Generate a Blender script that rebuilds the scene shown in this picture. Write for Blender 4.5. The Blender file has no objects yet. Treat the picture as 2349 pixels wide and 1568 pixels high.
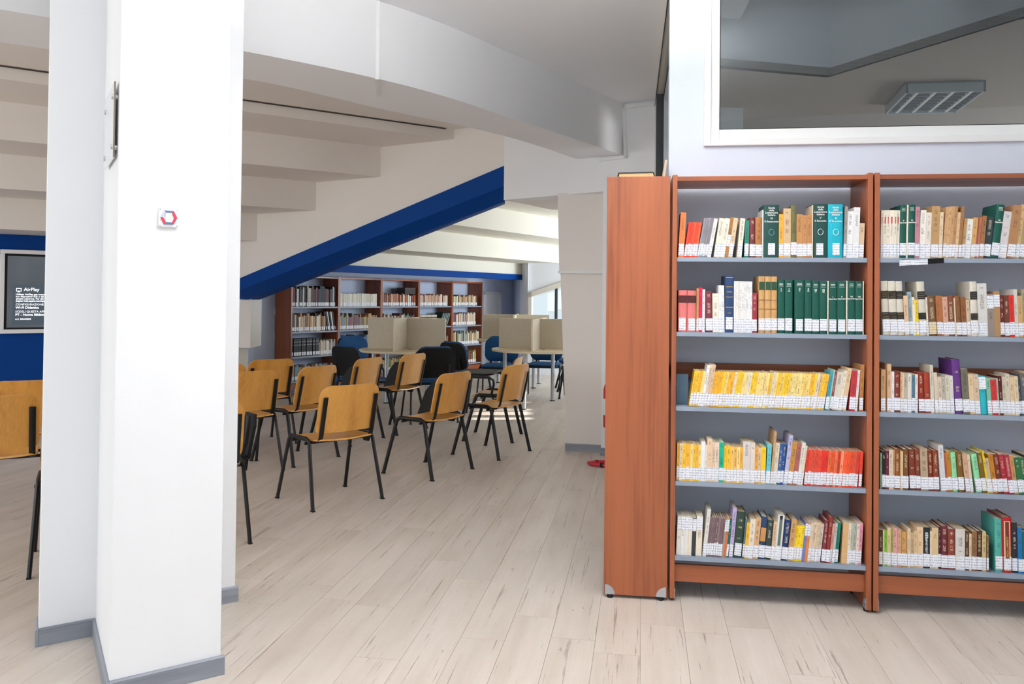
import bpy, math, random
from mathutils import Vector, Matrix

# ------------------------------------------------------------------ camera, sky, exposure
S = bpy.context.scene
COL = S.collection
IW, IH, FPX, EYE = 2349.0, 1568.0, 1900.0, 1.42
TH, PH = math.atan(.0152), math.atan(.0107)
CX, CY = 1174.5, 784.0 - 132.0
FW = Vector((0, math.cos(TH), math.sin(TH)))
UP0 = Vector((0, -math.sin(TH), math.cos(TH)))
RT = Vector((1, 0, 0)) * math.cos(PH) + UP0 * math.sin(PH)
UP = Vector((1, 0, 0)) * -math.sin(PH) + UP0 * math.cos(PH)
CAM = Vector((0, 0, EYE))
cam_data = bpy.data.cameras.new('camera')
cam_data.sensor_fit = 'HORIZONTAL'
cam_data.sensor_width = 36.0
cam_data.lens = FPX / IW * 36.0
cam_data.shift_y = -132.0 / IW
cam_data.clip_start, cam_data.clip_end = .05, 200
cam = bpy.data.objects.new('camera', cam_data)
COL.objects.link(cam)
m = Matrix((RT, UP, -FW)).transposed().to_4x4()
m.translation = CAM
cam.matrix_world = m
S.camera = cam

world = bpy.data.worlds.new('sky')
S.world = world
world.use_nodes = True
bg = world.node_tree.nodes['Background']
bg.inputs[0].default_value = (.86, .93, 1.0, 1)
bg.inputs[1].default_value = .75

def area_light(name, loc, aim, sx, sy, watts, col=(1, 1, 1)):
    l = bpy.data.lights.new(name, 'AREA'); l.shape = 'RECTANGLE'; l.size, l.size_y = sx, sy; l.energy = watts; l.color = col
    o = bpy.data.objects.new(name, l); COL.objects.link(o); o.location = loc
    o.rotation_euler = (Vector(aim) - Vector(loc)).to_track_quat('-Z', 'Y').to_euler()
    return o
# added area lights out of view that brighten the rooms, no windows modelled for them
area_light('fill_seating', (-8.6, 6.2, 1.75), (-1.5, 7.6, .9), 4.0, 2.0, 82, (1, .97, .92))  # added light for an assumed, unseen source beyond the seating area
area_light('fill_reading', (3.75, 11.2, 1.55), (-2, 11.6, 1.0), 4.0, 1.5, 70, (.80, .90, 1))  # added before the slotted wall as stand-in daylight, no window there
area_light('fill_side', (-6.2, 1.6, 1.9), (-1.8, 8.0, 1.6), 2.6, 2.2, 50, (1, .98, .95))  # added fill from the near side for the risers and raked wall
area_light('fill_office', (6.15, 6.3, 1.5), (2.6, 6.6, 2.3), 2.0, 1.4, 75, (.97, .98, 1))  # added fill to brighten the office interior, no window there
area_light('fill_corner', (3.2, 13.3, 1.5), (-.6, 16.0, 1.3), 1.6, 1.2, 60, (.80, .90, 1))  # added fill to brighten the far pale blue wall
sun_d = bpy.data.lights.new('sun', 'SUN'); sun_d.energy = 9; sun_d.angle = math.radians(.6); sun_d.color = (1, .95, .86)
sun = bpy.data.objects.new('sun', sun_d); COL.objects.link(sun)
SUN_TAN = .42
sun.rotation_euler = Vector((-1, -.10, -SUN_TAN)).to_track_quat('-Z', 'Y').to_euler()
S.view_settings.view_transform = 'Standard'
S.view_settings.look = 'None'
S.view_settings.exposure = 0.42
S.view_settings.gamma = 1.0
S.view_settings.use_curve_mapping = False
S.cycles.max_bounces = 10
S.cycles.diffuse_bounces = 6
S.cycles.use_denoising = True

# ------------------------------------------------------------------ helpers
def ray(px, py):
    return FW + RT * ((px - CX) / FPX) + UP * ((CY - py) / FPX)
def at_z(px, py, h):
    d = ray(px, py)
    return CAM + d * ((h - EYE) / d.z)
def on_plane(px, py, p, n):
    d = ray(px, py)
    p = Vector(p); n = Vector(n)
    return CAM + d * ((p - CAM).dot(n) / d.dot(n))
def v2(a): return Vector((a[0], a[1]))
def unit(a):
    l = math.hypot(a[0], a[1]); return (a[0] / l, a[1] / l)
def lin(c):
    c = c.lstrip('#')
    o = []
    for i in (0, 2, 4):
        s = int(c[i:i + 2], 16) / 255
        o.append(s / 12.92 if s <= .04045 else ((s + .055) / 1.055) ** 2.4)
    return tuple(o)

class MB:
    """collects shapes for ONE mesh object"""
    def __init__(self): self.v = []; self.f = []; self.m = []
    def add(self, vs, fs, m=0):
        b = len(self.v)
        self.v += [tuple(x) for x in vs]
        self.f += [tuple(i + b for i in f) for f in fs]
        self.m += [m] * len(fs)
        return self
    def box(self, x0, x1, y0, y1, z0, z1, m=0):
        return self.add([(x0, y0, z0), (x1, y0, z0), (x1, y1, z0), (x0, y1, z0), (x0, y0, z1), (x1, y0, z1), (x1, y1, z1), (x0, y1, z1)],
                        [(0, 3, 2, 1), (4, 5, 6, 7), (0, 1, 5, 4), (1, 2, 6, 5), (2, 3, 7, 6), (3, 0, 4, 7)], m)
    def obox(self, o, a, b, c, m=0):
        o, a, b, c = Vector(o), Vector(a), Vector(b), Vector(c)
        p = [o, o + a, o + a + b, o + b, o + c, o + a + c, o + a + b + c, o + b + c]
        return self.add(p, [(0, 3, 2, 1), (4, 5, 6, 7), (0, 1, 5, 4), (1, 2, 6, 5), (2, 3, 7, 6), (3, 0, 4, 7)], m)
    def prism(self, poly, z0, z1, m=0):
        n = len(poly)
        area = sum(poly[i][0] * poly[(i + 1) % n][1] - poly[(i + 1) % n][0] * poly[i][1] for i in range(n))
        if area < 0: poly = poly[::-1]
        vs = [(p[0], p[1], z0) for p in poly] + [(p[0], p[1], z1) for p in poly]
        fs = [tuple(range(n))[::-1], tuple(range(n, 2 * n))] + [(i, (i + 1) % n, n + (i + 1) % n, n + i) for i in range(n)]
        return self.add(vs, fs, m)
    def slab(self, pts, off, m=0):
        """polygon of 3-D points pushed along off"""
        off = Vector(off); n = len(pts)
        pts = [Vector(p) for p in pts]
        vs = pts + [p + off for p in pts]
        fs = [tuple(range(n)), tuple(range(n, 2 * n))[::-1]] + [(i, n + i, n + (i + 1) % n, (i + 1) % n) for i in range(n)]
        return self.add(vs, fs, m)
    def tube(self, pts, r, seg=8, m=0, flat=1.0, closed=False, hint=(0, 0, 1)):
        pts = [Vector(p) for p in pts]; n = len(pts)
        rings = []
        nrm = None
        for i, p in enumerate(pts):
            a = pts[i - 1] if (i or closed) else pts[i]
            b = pts[(i + 1) % n] if (i < n - 1 or closed) else pts[i]
            t = (b - a).normalized()
            if nrm is None:
                h = Vector(hint)
                if abs(h.dot(t)) > .95: h = Vector((1, 0, 0)) if abs(t.x) < .9 else Vector((0, 1, 0))
                nrm = (h - t * h.dot(t)).normalized()
            else:
                nrm = (nrm - t * nrm.dot(t)).normalized()
            bi = t.cross(nrm)
            rr = r[i] if isinstance(r, (list, tuple)) else r
            rings.append([p + nrm * (math.cos(2 * math.pi * k / seg) * rr) + bi * (math.sin(2 * math.pi * k / seg) * rr * flat) for k in range(seg)])
        vs = [q for R in rings for q in R]; fs = []
        for i in range(n if closed else n - 1):
            j = (i + 1) % n
            for k in range(seg):
                l = (k + 1) % seg
                fs.append((i * seg + k, i * seg + l, j * seg + l, j * seg + k))
        if not closed:
            fs.append(tuple(range(seg))[::-1]); fs.append(tuple(range((n - 1) * seg, n * seg)))
        return self.add(vs, fs, m)
    def lathe(self, prof, seg=24, m=0, c=(0, 0)):
        n = len(prof)
        vs = [(c[0] + r * math.cos(2 * math.pi * k / seg), c[1] + r * math.sin(2 * math.pi * k / seg), z) for r, z in prof for k in range(seg)]
        fs = [(i * seg + k, i * seg + (k + 1) % seg, (i + 1) * seg + (k + 1) % seg, (i + 1) * seg + k) for i in range(n - 1) for k in range(seg)]
        fs.append(tuple(range(seg))[::-1]); fs.append(tuple(range((n - 1) * seg, n * seg)))
        return self.add(vs, fs, m)
    def mesh(self, name, mats, smooth=False):
        me = bpy.data.meshes.new(name)
        me.from_pydata(self.v, [], self.f)
        for x in (mats if isinstance(mats, (list, tuple)) else [mats]): me.materials.append(x)
        me.polygons.foreach_set('material_index', self.m)
        if smooth:
            me.polygons.foreach_set('use_smooth', [True] * len(me.polygons))
            me.update()
            try: me.set_sharp_from_angle(angle=math.radians(40))
            except Exception: pass
        me.update()
        return me
    def build(self, name, mats, parent=None, smooth=False, bevel=0, loc=None, rotz=0):
        return link(name, self.mesh(name, mats, smooth), parent, bevel, loc, rotz)

def link(name, me, parent=None, bevel=0, loc=None, rotz=0):
    o = bpy.data.objects.new(name, me)
    COL.objects.link(o)
    if parent is not None: o.parent = parent
    if loc is not None: o.location = loc
    if rotz: o.rotation_euler = (0, 0, rotz)
    if bevel:
        b = o.modifiers.new('bevel', 'BEVEL'); b.width = bevel; b.segments = 2; b.limit_method = 'ANGLE'; b.angle_limit = math.radians(50)
    return o
def tag(o, label=None, cat=None, group=None, kind=None):
    if label: o['label'] = label
    if cat: o['category'] = cat
    if group: o['group'] = group
    if kind: o['kind'] = kind
    return o
def thing(name, label, cat, loc=(0, 0, 0), rotz=0, group=None):
    o = bpy.data.objects.new(name, None)
    COL.objects.link(o)
    o.empty_display_size = .1
    o.location = loc; o.rotation_euler = (0, 0, rotz)
    return tag(o, label, cat, group)
def struct(o, label=None):
    o['kind'] = 'structure'
    if label: o['label'] = label
    return o
def copy_tree(o, parent=None):
    c = o.copy(); COL.objects.link(c); c.parent = parent
    for ch in list(o.children): copy_tree(ch, c)
    return c
def text_mesh(txt, size, mat, parent, loc, rot, name='lettering', bold=0.0, align='LEFT'):
    cu = bpy.data.curves.new('lettering', 'FONT')
    cu.body = txt; cu.size = size; cu.extrude = .0004; cu.offset = bold; cu.align_x = align; cu.resolution_u = 2
    t = bpy.data.objects.new('tmp', cu); COL.objects.link(t)
    dg = bpy.context.evaluated_depsgraph_get()
    me = bpy.data.meshes.new_from_object(t.evaluated_get(dg))
    bpy.data.objects.remove(t); bpy.data.curves.remove(cu)
    me.materials.clear(); me.materials.append(mat)
    o = link(name, me, parent)
    o.location = loc; o.rotation_euler = rot
    return o

# ------------------------------------------------------------------ materials
def nt(name):
    mt = bpy.data.materials.new(name); mt.use_nodes = True
    t = mt.node_tree
    return mt, t, t.nodes['Principled BSDF']
def N(t, kind, **kw):
    n = t.nodes.new(kind)
    for k, v in kw.items():
        if hasattr(n, k): setattr(n, k, v)
    return n
def mathn(t, op, a, b=None, clamp=False):
    n = t.nodes.new('ShaderNodeMath'); n.operation = op; n.use_clamp = clamp
    for i, x in enumerate((a, b)):
        if x is None: continue
        if isinstance(x, (int, float)): n.inputs[i].default_value = x
        else: t.links.new(x, n.inputs[i])
    return n.outputs[0]
def mixc(t, fac, a, b, mode='MIX'):
    n = t.nodes.new('ShaderNodeMix'); n.data_type = 'RGBA'; n.blend_type = mode
    for i, x in ((0, fac), (6, a), (7, b)):
        if isinstance(x, (int, float)): n.inputs[i].default_value = x
        elif isinstance(x, tuple): n.inputs[i].default_value = (*x[:3], 1)
        else: t.links.new(x, n.inputs[i])
    return n.outputs[2]
def ramp(t, fac, stops):
    n = t.nodes.new('ShaderNodeValToRGB'); e = n.color_ramp.elements
    e[0].position, e[0].color = stops[0][0], (*stops[0][1], 1)
    e[1].position, e[1].color = stops[-1][0], (*stops[-1][1], 1)
    for p, c in stops[1:-1]:
        x = e.new(p); x.color = (*c, 1)
    t.links.new(fac, n.inputs[0])
    return n.outputs[0]
def noise(t, vec, scale, detail=3, rough=.5):
    n = t.nodes.new('ShaderNodeTexNoise'); n.inputs['Scale'].default_value = scale
    n.inputs['Detail'].default_value = detail; n.inputs['Roughness'].default_value = rough
    if vec is not None: t.links.new(vec, n.inputs['Vector'])
    return n.outputs['Fac']
def mapped(t, vec, sc, loc=(0, 0, 0)):
    n = t.nodes.new('ShaderNodeMapping'); n.inputs['Scale'].default_value = sc; n.inputs['Location'].default_value = loc
    t.links.new(vec, n.inputs['Vector'])
    return n.outputs[0]
def objco(t):
    return t.nodes.new('ShaderNodeTexCoord').outputs['Object']
def bumpn(t, b, h, strength, dist=.002):
    n = t.nodes.new('ShaderNodeBump'); n.inputs['Strength'].default_value = strength; n.inputs['Distance'].default_value = dist
    t.links.new(h, n.inputs['Height']); t.links.new(n.outputs[0], b.inputs['Normal'])
def plain(name, col, rough=.5, metal=0.0, var=.06, vs=6.0, bump=0.0, bs=150.0, coat=0.0, spec=.5):
    """one colour with a faint mottling and fine relief"""
    mt, t, b = nt(name)
    c = lin(col) if isinstance(col, str) else col
    o = objco(t)
    n = noise(t, o, vs, 4)
    dark = tuple(x * (1 - var) for x in c); light = tuple(min(1, x * (1 + var)) for x in c)
    t.links.new(ramp(t, n, [(.3, dark), (.7, light)]), b.inputs['Base Color'])
    b.inputs['Roughness'].default_value = rough; b.inputs['Metallic'].default_value = metal
    b.inputs['Coat Weight'].default_value = coat
    b.inputs['Specular IOR Level'].default_value = spec
    if bump: bumpn(t, b, noise(t, o, bs, 2), bump)
    return mt
def wood(name, c1, c2, axis, rough=.45, fine=60.0, coat=0.0):
    """veneer with the grain running along one object axis"""
    mt, t, b = nt(name)
    o = objco(t)
    rnd = t.nodes.new('ShaderNodeObjectInfo').outputs['Random']
    add = t.nodes.new('ShaderNodeVectorMath'); add.operation = 'ADD'
    cmb = t.nodes.new('ShaderNodeCombineXYZ')
    for i in range(3): t.links.new(mathn(t, 'MULTIPLY', rnd, 13.0 + 7 * i), cmb.inputs[i])
    t.links.new(o, add.inputs[0]); t.links.new(cmb.outputs[0], add.inputs[1])
    s = [1, 1, 1]; s[axis] = .07
    big = noise(t, mapped(t, add.outputs[0], tuple(x * 9 for x in s)), 1.0, 4, .55)
    s2 = [1, 1, 1]; s2[axis] = .03
    small = noise(t, mapped(t, add.outputs[0], tuple(x * fine for x in s2)), 1.0, 3, .6)
    f = mathn(t, 'ADD', mathn(t, 'MULTIPLY', big, .65), mathn(t, 'MULTIPLY', small, .35))
    t.links.new(ramp(t, f, [(.34, lin(c2)), (.5, lin(c1)), (.64, tuple(min(1, x * 1.12) for x in lin(c1)))]), b.inputs['Base Color'])
    b.inputs['Roughness'].default_value = rough
    b.inputs['Coat Weight'].default_value = coat; b.inputs['Coat Roughness'].default_value = .2
    bumpn(t, b, small, .08, .001)
    return mt

WALL = plain('white_plaster', '#EDEFF2', .7, var=.012, vs=1.2, bump=.06, bs=180)
WALLO = plain('office_front_plaster', '#D8E1F0', .7, var=.012, vs=1.2, bump=.06, bs=180)
WALLW = plain('warm_white_plaster', '#E9E4DE', .75, var=.015, vs=1.2, bump=.05, bs=160)
WALLC = plain('cream_plaster', '#E6E1D3', .75, var=.015, vs=1.2, bump=.05, bs=160)
WALLB = plain('pale_blue_plaster', '#C9D5EC', .75, var=.015, vs=1.2, bump=.05, bs=160)
BLUE = plain('royal_blue_paint', '#00408E', .6, var=.03, vs=2.0, bump=.04, bs=120, spec=.15)
BASEB = None
FRAMEW = plain('white_window_profile', '#E9ECEC', .35, var=.01)
CREAMF = plain('cream_profile', '#DDD6C8', .45, var=.02)
BLACK = plain('black_powder_coat', '#0B0C0E', .4, var=.1, vs=30, bump=.05, bs=500, spec=.4)
BLACKP = plain('black_plastic', '#0D0D0F', .55, var=.1, vs=40, bump=.12, bs=400, spec=.3)
NAVYF = plain('blue_upholstery', '#0F4A7E', .85, var=.12, vs=60, bump=.25, bs=700)
METAL = plain('grey_shelf_metal', '#8E9AAB', .42, var=.02, vs=5)
SILVER = plain('satin_aluminium', '#B9BEC4', .35, .7, var=.04)
STEEL = plain('brushed_steel', '#C2C5C8', .28, .9, var=.05)
PAGES = plain('aged_page_edges', '#B9A68B', .9, var=.18, vs=40)
PAGEW = plain('white_page_edges', '#CFC6B5', .9, var=.12, vs=40)
RED = plain('red_enamel', '#C0182A', .3, var=.05, coat=.4)
RUBBER = plain('black_rubber', '#0E0E0F', .8, var=.1)
WHITEP = plain('white_plastic', '#F2F3F4', .35, var=.01)
CHERRY_V = wood('cherry_veneer_upright', '#9E5835', '#7C3E20', 2, .38, coat=.15)
CHERRY_H = wood('cherry_veneer_level', '#9C5632', '#78391C', 0, .38, coat=.15)
CHERRY_D = wood('cherry_veneer_deep', '#965330', '#73371C', 1, .38, coat=.15)
BEECH = wood('beech_plywood', '#DDA04C', '#C98A39', 2, .33, 120, coat=.35)
BEECHS = wood('beech_plywood_seat', '#E0A450', '#CC8E3C', 1, .33, 120, coat=.35)
MAPLE = wood('maple_laminate', '#E6D6B6', '#D8C49E', 0, .4, 80)
PANELB = plain('beige_partition_board', '#CBC0AC', .7, var=.04, vs=50, bump=.08, bs=500)
GREYWOOD = wood('grey_oak_baseboard', '#8E939C', '#767B86', 0, .5, 70)

def floor_material():
    mt, t, b = nt('whitewashed_oak_plank')
    o = objco(t)
    rnd = t.nodes.new('ShaderNodeObjectInfo').outputs['Random']
    isl = t.nodes.new('ShaderNodeNewGeometry').outputs['Random Per Island']
    r = mathn(t, 'FRACT', mathn(t, 'ADD', mathn(t, 'MULTIPLY', rnd, 7.31), mathn(t, 'MULTIPLY', isl, 5.77)))
    cmb = t.nodes.new('ShaderNodeCombineXYZ')
    t.links.new(mathn(t, 'MULTIPLY', r, 91.0), cmb.inputs[0]); t.links.new(mathn(t, 'MULTIPLY', r, 37.0), cmb.inputs[1]); t.links.new(mathn(t, 'MULTIPLY', r, 53.0), cmb.inputs[2])
    add = t.nodes.new('ShaderNodeVectorMath'); add.operation = 'ADD'
    t.links.new(o, add.inputs[0]); t.links.new(cmb.outputs[0], add.inputs[1])
    vec = add.outputs[0]
    a = noise(t, mapped(t, vec, (1.1, 7, 1)), 1.0, 4, .55)
    g = noise(t, mapped(t, vec, (2.6, 80, 1)), 1.0, 4, .65)
    cr = noise(t, mapped(t, vec, (1.3, 46, 1)), 1.0, 6, .72)
    sw = noise(t, mapped(t, vec, (120, 4, 1)), 1.0, 2, .5)
    kn = noise(t, mapped(t, vec, (9, 24, 1)), 1.0, 3, .6)
    base = ramp(t, a, [(.25, lin('#C5BAAF')), (.5, lin('#D5CBC1')), (.75, lin('#DED6CE'))])
    base = mixc(t, mathn(t, 'MULTIPLY', g, .3), base, lin('#B3A493'))
    base = mixc(t, mathn(t, 'MULTIPLY', sw, .14), base, lin('#A99A8A'))
    crack = ramp(t, cr, [(.355, (1, 1, 1)), (.39, (0, 0, 0))])
    base = mixc(t, mathn(t, 'MULTIPLY', crack, .72), base, lin('#83746A'))
    knot = ramp(t, kn, [(.25, (1, 1, 1)), (.29, (0, 0, 0))])
    base = mixc(t, mathn(t, 'MULTIPLY', knot, .55), base, lin('#83746A'))
    tint = mathn(t, 'ADD', mathn(t, 'MULTIPLY', r, .06), .97)
    hs = t.nodes.new('ShaderNodeHueSaturation'); t.links.new(base, hs.inputs['Color']); t.links.new(tint, hs.inputs['Value'])
    t.links.new(hs.outputs[0], b.inputs['Base Color'])
    b.inputs['Roughness'].default_value = .42
    b.inputs['Specular IOR Level'].default_value = .5
    bumpn(t, b, mathn(t, 'SUBTRACT', g, mathn(t, 'MULTIPLY', crack, .6)), .12, .0015)
    return mt
PLANK = floor_material()

def glass_material(name, tint, refl):
    mt, t, b = nt(name)
    t.nodes.remove(b)
    out = t.nodes['Material Output']
    tr = t.nodes.new('ShaderNodeBsdfTransparent'); tr.inputs[0].default_value = (*tint, 1)
    gl = t.nodes.new('ShaderNodeBsdfGlossy'); gl.inputs['Roughness'].default_value = .02; gl.inputs[0].default_value = (.9, .95, 1, 1)
    fr = t.nodes.new('ShaderNodeFresnel'); fr.inputs[0].default_value = refl
    mx = t.nodes.new('ShaderNodeMixShader')
    t.links.new(fr.outputs[0], mx.inputs[0]); t.links.new(tr.outputs[0], mx.inputs[1]); t.links.new(gl.outputs[0], mx.inputs[2])
    t.links.new(mx.outputs[0], out.inputs[0])
    return mt
GLASS = glass_material('tinted_office_glass', (.72, .75, .76), 1.5)
GLASSC = glass_material('clear_glass', (.93, .96, .96), 1.45)

def book_material():
    mt, t, b = nt('book_cover_cloth_and_paper')
    info = t.nodes.new('ShaderNodeObjectInfo')
    tc = t.nodes.new('ShaderNodeTexCoord')
    o = tc.outputs['Object']
    sg = t.nodes.new('ShaderNodeSeparateXYZ'); t.links.new(tc.outputs['Generated'], sg.inputs[0])
    sn = t.nodes.new('ShaderNodeSeparateXYZ'); t.links.new(tc.outputs['Normal'], sn.inputs[0])
    so = t.nodes.new('ShaderNodeSeparateXYZ'); t.links.new(o, so.inputs[0])
    col = info.outputs['Color']; rnd = info.outputs['Random']
    wear = noise(t, o, 55, 4, .6)
    hs = t.nodes.new('ShaderNodeHueSaturation'); t.links.new(col, hs.inputs['Color'])
    t.links.new(mathn(t, 'ADD', mathn(t, 'MULTIPLY', wear, .3), .85), hs.inputs['Value'])
    # printed title: rows of uneven strokes on the spine
    cmb = t.nodes.new('ShaderNodeCombineXYZ')
    t.links.new(mathn(t, 'MULTIPLY', so.outputs[0], 260), cmb.inputs[0]); t.links.new(mathn(t, 'MULTIPLY', so.outputs[2], 420), cmb.inputs[2])
    t.links.new(mathn(t, 'MULTIPLY', rnd, 900), cmb.inputs[1])
    letters = mathn(t, 'GREATER_THAN', noise(t, cmb.outputs[0], 1.0, 1), .5)
    word = t.nodes.new('ShaderNodeCombineXYZ')
    t.links.new(mathn(t, 'MULTIPLY', so.outputs[2], 38), word.inputs[2]); t.links.new(mathn(t, 'MULTIPLY', rnd, 700), word.inputs[1])
    words_ = mathn(t, 'GREATER_THAN', noise(t, word.outputs[0], 1.0, 0), .47)
    inx = mathn(t, 'LESS_THAN', mathn(t, 'ABSOLUTE', mathn(t, 'SUBTRACT', sg.outputs[0], .5)), .2)
    lo = mathn(t, 'GREATER_THAN', sg.outputs[2], mathn(t, 'ADD', mathn(t, 'MULTIPLY', rnd, .12), .4))
    hi = mathn(t, 'LESS_THAN', sg.outputs[2], .93)
    fr = mathn(t, 'LESS_THAN', sn.outputs[1], -.6)
    mk = letters
    for x in (words_, inx, lo, hi, fr, info.outputs['Alpha']): mk = mathn(t, 'MULTIPLY', mk, x)
    bw = t.nodes.new('ShaderNodeRGBToBW'); t.links.new(col, bw.inputs[0])
    ink = mixc(t, mathn(t, 'LESS_THAN', bw.outputs[0], .12), lin('#37302C'), lin('#D9CDAE'))
    t.links.new(mixc(t, mathn(t, 'MULTIPLY', mk, .62), hs.outputs[0], ink), b.inputs['Base Color'])
    b.inputs['Roughness'].default_value = .5
    b.inputs['Specular IOR Level'].default_value = .4
    return mt
BOOK = book_material()
def sticker_material(name, c):
    mt, t, b = nt(name)
    o = objco(t)
    so = t.nodes.new('ShaderNodeSeparateXYZ'); t.links.new(o, so.inputs[0])
    rnd = t.nodes.new('ShaderNodeObjectInfo').outputs['Random']
    line = mathn(t, 'GREATER_THAN', mathn(t, 'SINE', mathn(t, 'MULTIPLY', so.outputs[2], 2 * math.pi / .0118)), .25)
    cmb = t.nodes.new('ShaderNodeCombineXYZ')
    t.links.new(mathn(t, 'MULTIPLY', so.outputs[0], 330), cmb.inputs[0]); t.links.new(mathn(t, 'MULTIPLY', so.outputs[2], 85), cmb.inputs[2]); t.links.new(mathn(t, 'MULTIPLY', rnd, 500), cmb.inputs[1])
    dots = mathn(t, 'GREATER_THAN', noise(t, cmb.outputs[0], 1, 1), .47)
    t.links.new(mixc(t, mathn(t, 'MULTIPLY', mathn(t, 'MULTIPLY', line, dots), .55), lin(c), lin('#6F7790')), b.inputs['Base Color'])
    b.inputs['Roughness'].default_value = .45
    return mt
STICK = sticker_material('white_call_number_paper', '#EDEFF6')
STICKC = sticker_material('cream_call_number_paper', '#DCCB9E')
INKW = plain('white_ink', '#F2F2EE', .5, var=.01)
INKB = plain('black_ink', '#22201F', .5, var=.01)
INKG = plain('gilt_ink', '#C9A44E', .4, var=.02)

# ------------------------------------------------------------------ plan of the place (metres, camera above the origin looking along +Y)
D1 = unit((math.cos(math.radians(34.2)), math.sin(math.radians(34.2))))     # run of the left-hand wall and of the stepped ceiling
DP = (-.5, .866)
D2 = unit((.862, -.507))                                                    # run of the raked wall, towards the office
N2 = (-D2[1], D2[0])                                                        # away from the camera
if N2[1] < 0: N2 = (-N2[0], -N2[1])
D3 = unit((.540, .842)); N3 = (-D3[1], D3[0])                               # run of the far bookcases; N3 points to the wall behind
W0 = (-.089, 8.03)                                                          # raked wall at the end of the white lintel
CEIL = 3.16
def on(p, d, s, n=None, q=0):
    x, y = p[0] + d[0] * s, p[1] + d[1] * s
    if n: x += n[0] * q; y += n[1] * q
    return (x, y)
def wallpoly(name, p, d, n, poly, thick, mat, label=None, parent=None):
    """upright slab: poly in (s, z) on the line p + s*d, thick along n"""
    pts = [(*on(p, d, s), z) for s, z in poly]
    o = MB().slab(pts, (n[0] * thick, n[1] * thick, 0)).build(name, mat, parent)
    bpy_recalc(o)
    return struct(o, label) if parent is None else o
def bpy_recalc(o):
    import bmesh
    b = bmesh.new(); b.from_mesh(o.data); bmesh.ops.recalc_face_normals(b, faces=b.faces); b.to_mesh(o.data); b.free()

# floor: screed slab with planks as parts
PA = math.radians(90 - 9.0)
slab = struct(MB().box(-11, 9, -4, 22, -.12, -.0075).build('floor', plain('floor_screed', '#8A7F74', .9)), 'whitewashed oak plank floor')
PL, PW, GAP = 1.22, .185, .0012
ca, sa = math.cos(PA), math.sin(PA)
plank_me = MB().box(0, PL - GAP, 0, PW - GAP, -.0075, 0).mesh('plank', PLANK)
cand = []
rr = random.Random(5)
for j in range(-60, 40):
    off = rr.random() * PL
    for i in range(-4, 20):
        u, v = i * PL + off, j * PW
        x, y = u * ca - v * sa, u * sa + v * ca
        cxm, cym = x + ca * PL / 2 - sa * PW / 2, y + sa * PL / 2 + ca * PW / 2
        if not (-10.5 < cxm < 7.5 and -3 < cym < 20.5): continue
        px = CX + FPX * cxm / cym if cym > .5 else -1e9
        seen = cym > 2.4 and -250 < px < 2650
        if cxm > .95 and cym > 4.3 and px > 1420: seen = False
        if 110 < px < 480 and cym > 3.4: seen = False
        cand.append((0 if seen else 1, cym, x, y))
cand.sort()
rest = MB()
for k, (sk, cy_, x, y) in enumerate(cand):
    if k < 300 and sk == 0:
        o = link('plank', plank_me, slab); o.location = (x, y, 0); o.rotation_euler = (0, 0, PA)
    else:
        # kept in the frame of the boards so the grain follows them
        u, v = x * ca + y * sa, -x * sa + y * ca
        rest.box(u, u + PL - GAP, v, v + PW - GAP, -.0075, 0)
o = rest.build('plank_field', PLANK, slab); o.rotation_euler = (0, 0, PA); o['kind'] = 'stuff'

# left-hand wall with its projecting pillar
L, LC, F1, F2 = (-1.886, 3.346), (-1.716, 3.462), (-1.386, 2.902), (-1.074, 3.118)
RC, RR_ = (-1.435, 3.742), (-1.266, 3.855)
back = lambda p, t=.2: (p[0] + DP[0] * t, p[1] + DP[1] * t)
wl = struct(MB().prism([L, LC, F1, F2, RC, RR_, back(RR_, .14), back(L, .14)], 0, CEIL).build('wall_left', WALL, bevel=.004), 'white plastered wall with projecting pillar')
def skirt(name, a, b, h=.071, t=.012, e0=0, e1=0):
    d = unit((b[0] - a[0], b[1] - a[1])); ln = math.hypot(b[0] - a[0], b[1] - a[1])
    n = (d[1], -d[0])
    mb = MB()
    prof = [(0, 0), (t, 0), (t, h - .006), (t * .45, h), (0, h)]
    s0, s1 = -e0, ln + e1
    vs = [(s0, -q, z) for q, z in prof] + [(s1, -q, z) for q, z in prof]
    k = len(prof)
    mb.add(vs, [tuple(range(k)), tuple(range(k, 2 * k))[::-1]] + [(i, k + i, k + (i + 1) % k, (i + 1) % k) for i in range(k)])
    o = mb.build(name, GREYWOOD)
    o.location = (a[0], a[1], 0); o.rotation_euler = (0, 0, math.atan2(d[1], d[0]))
    bpy_recalc(o)
    return struct(o, 'grey oak baseboard strip')
skirt('baseboard_wing', L, LC, e1=-.012)
skirt('baseboard_return', LC, F1, e1=.012)
skirt('baseboard_pillar', F1, F2, e0=.012, e1=.012)
skirt('baseboard_jamb', RC, RR_, e1=.012)
skirt('baseboard_end', back(L, .14), L, e1=.012)

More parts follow.
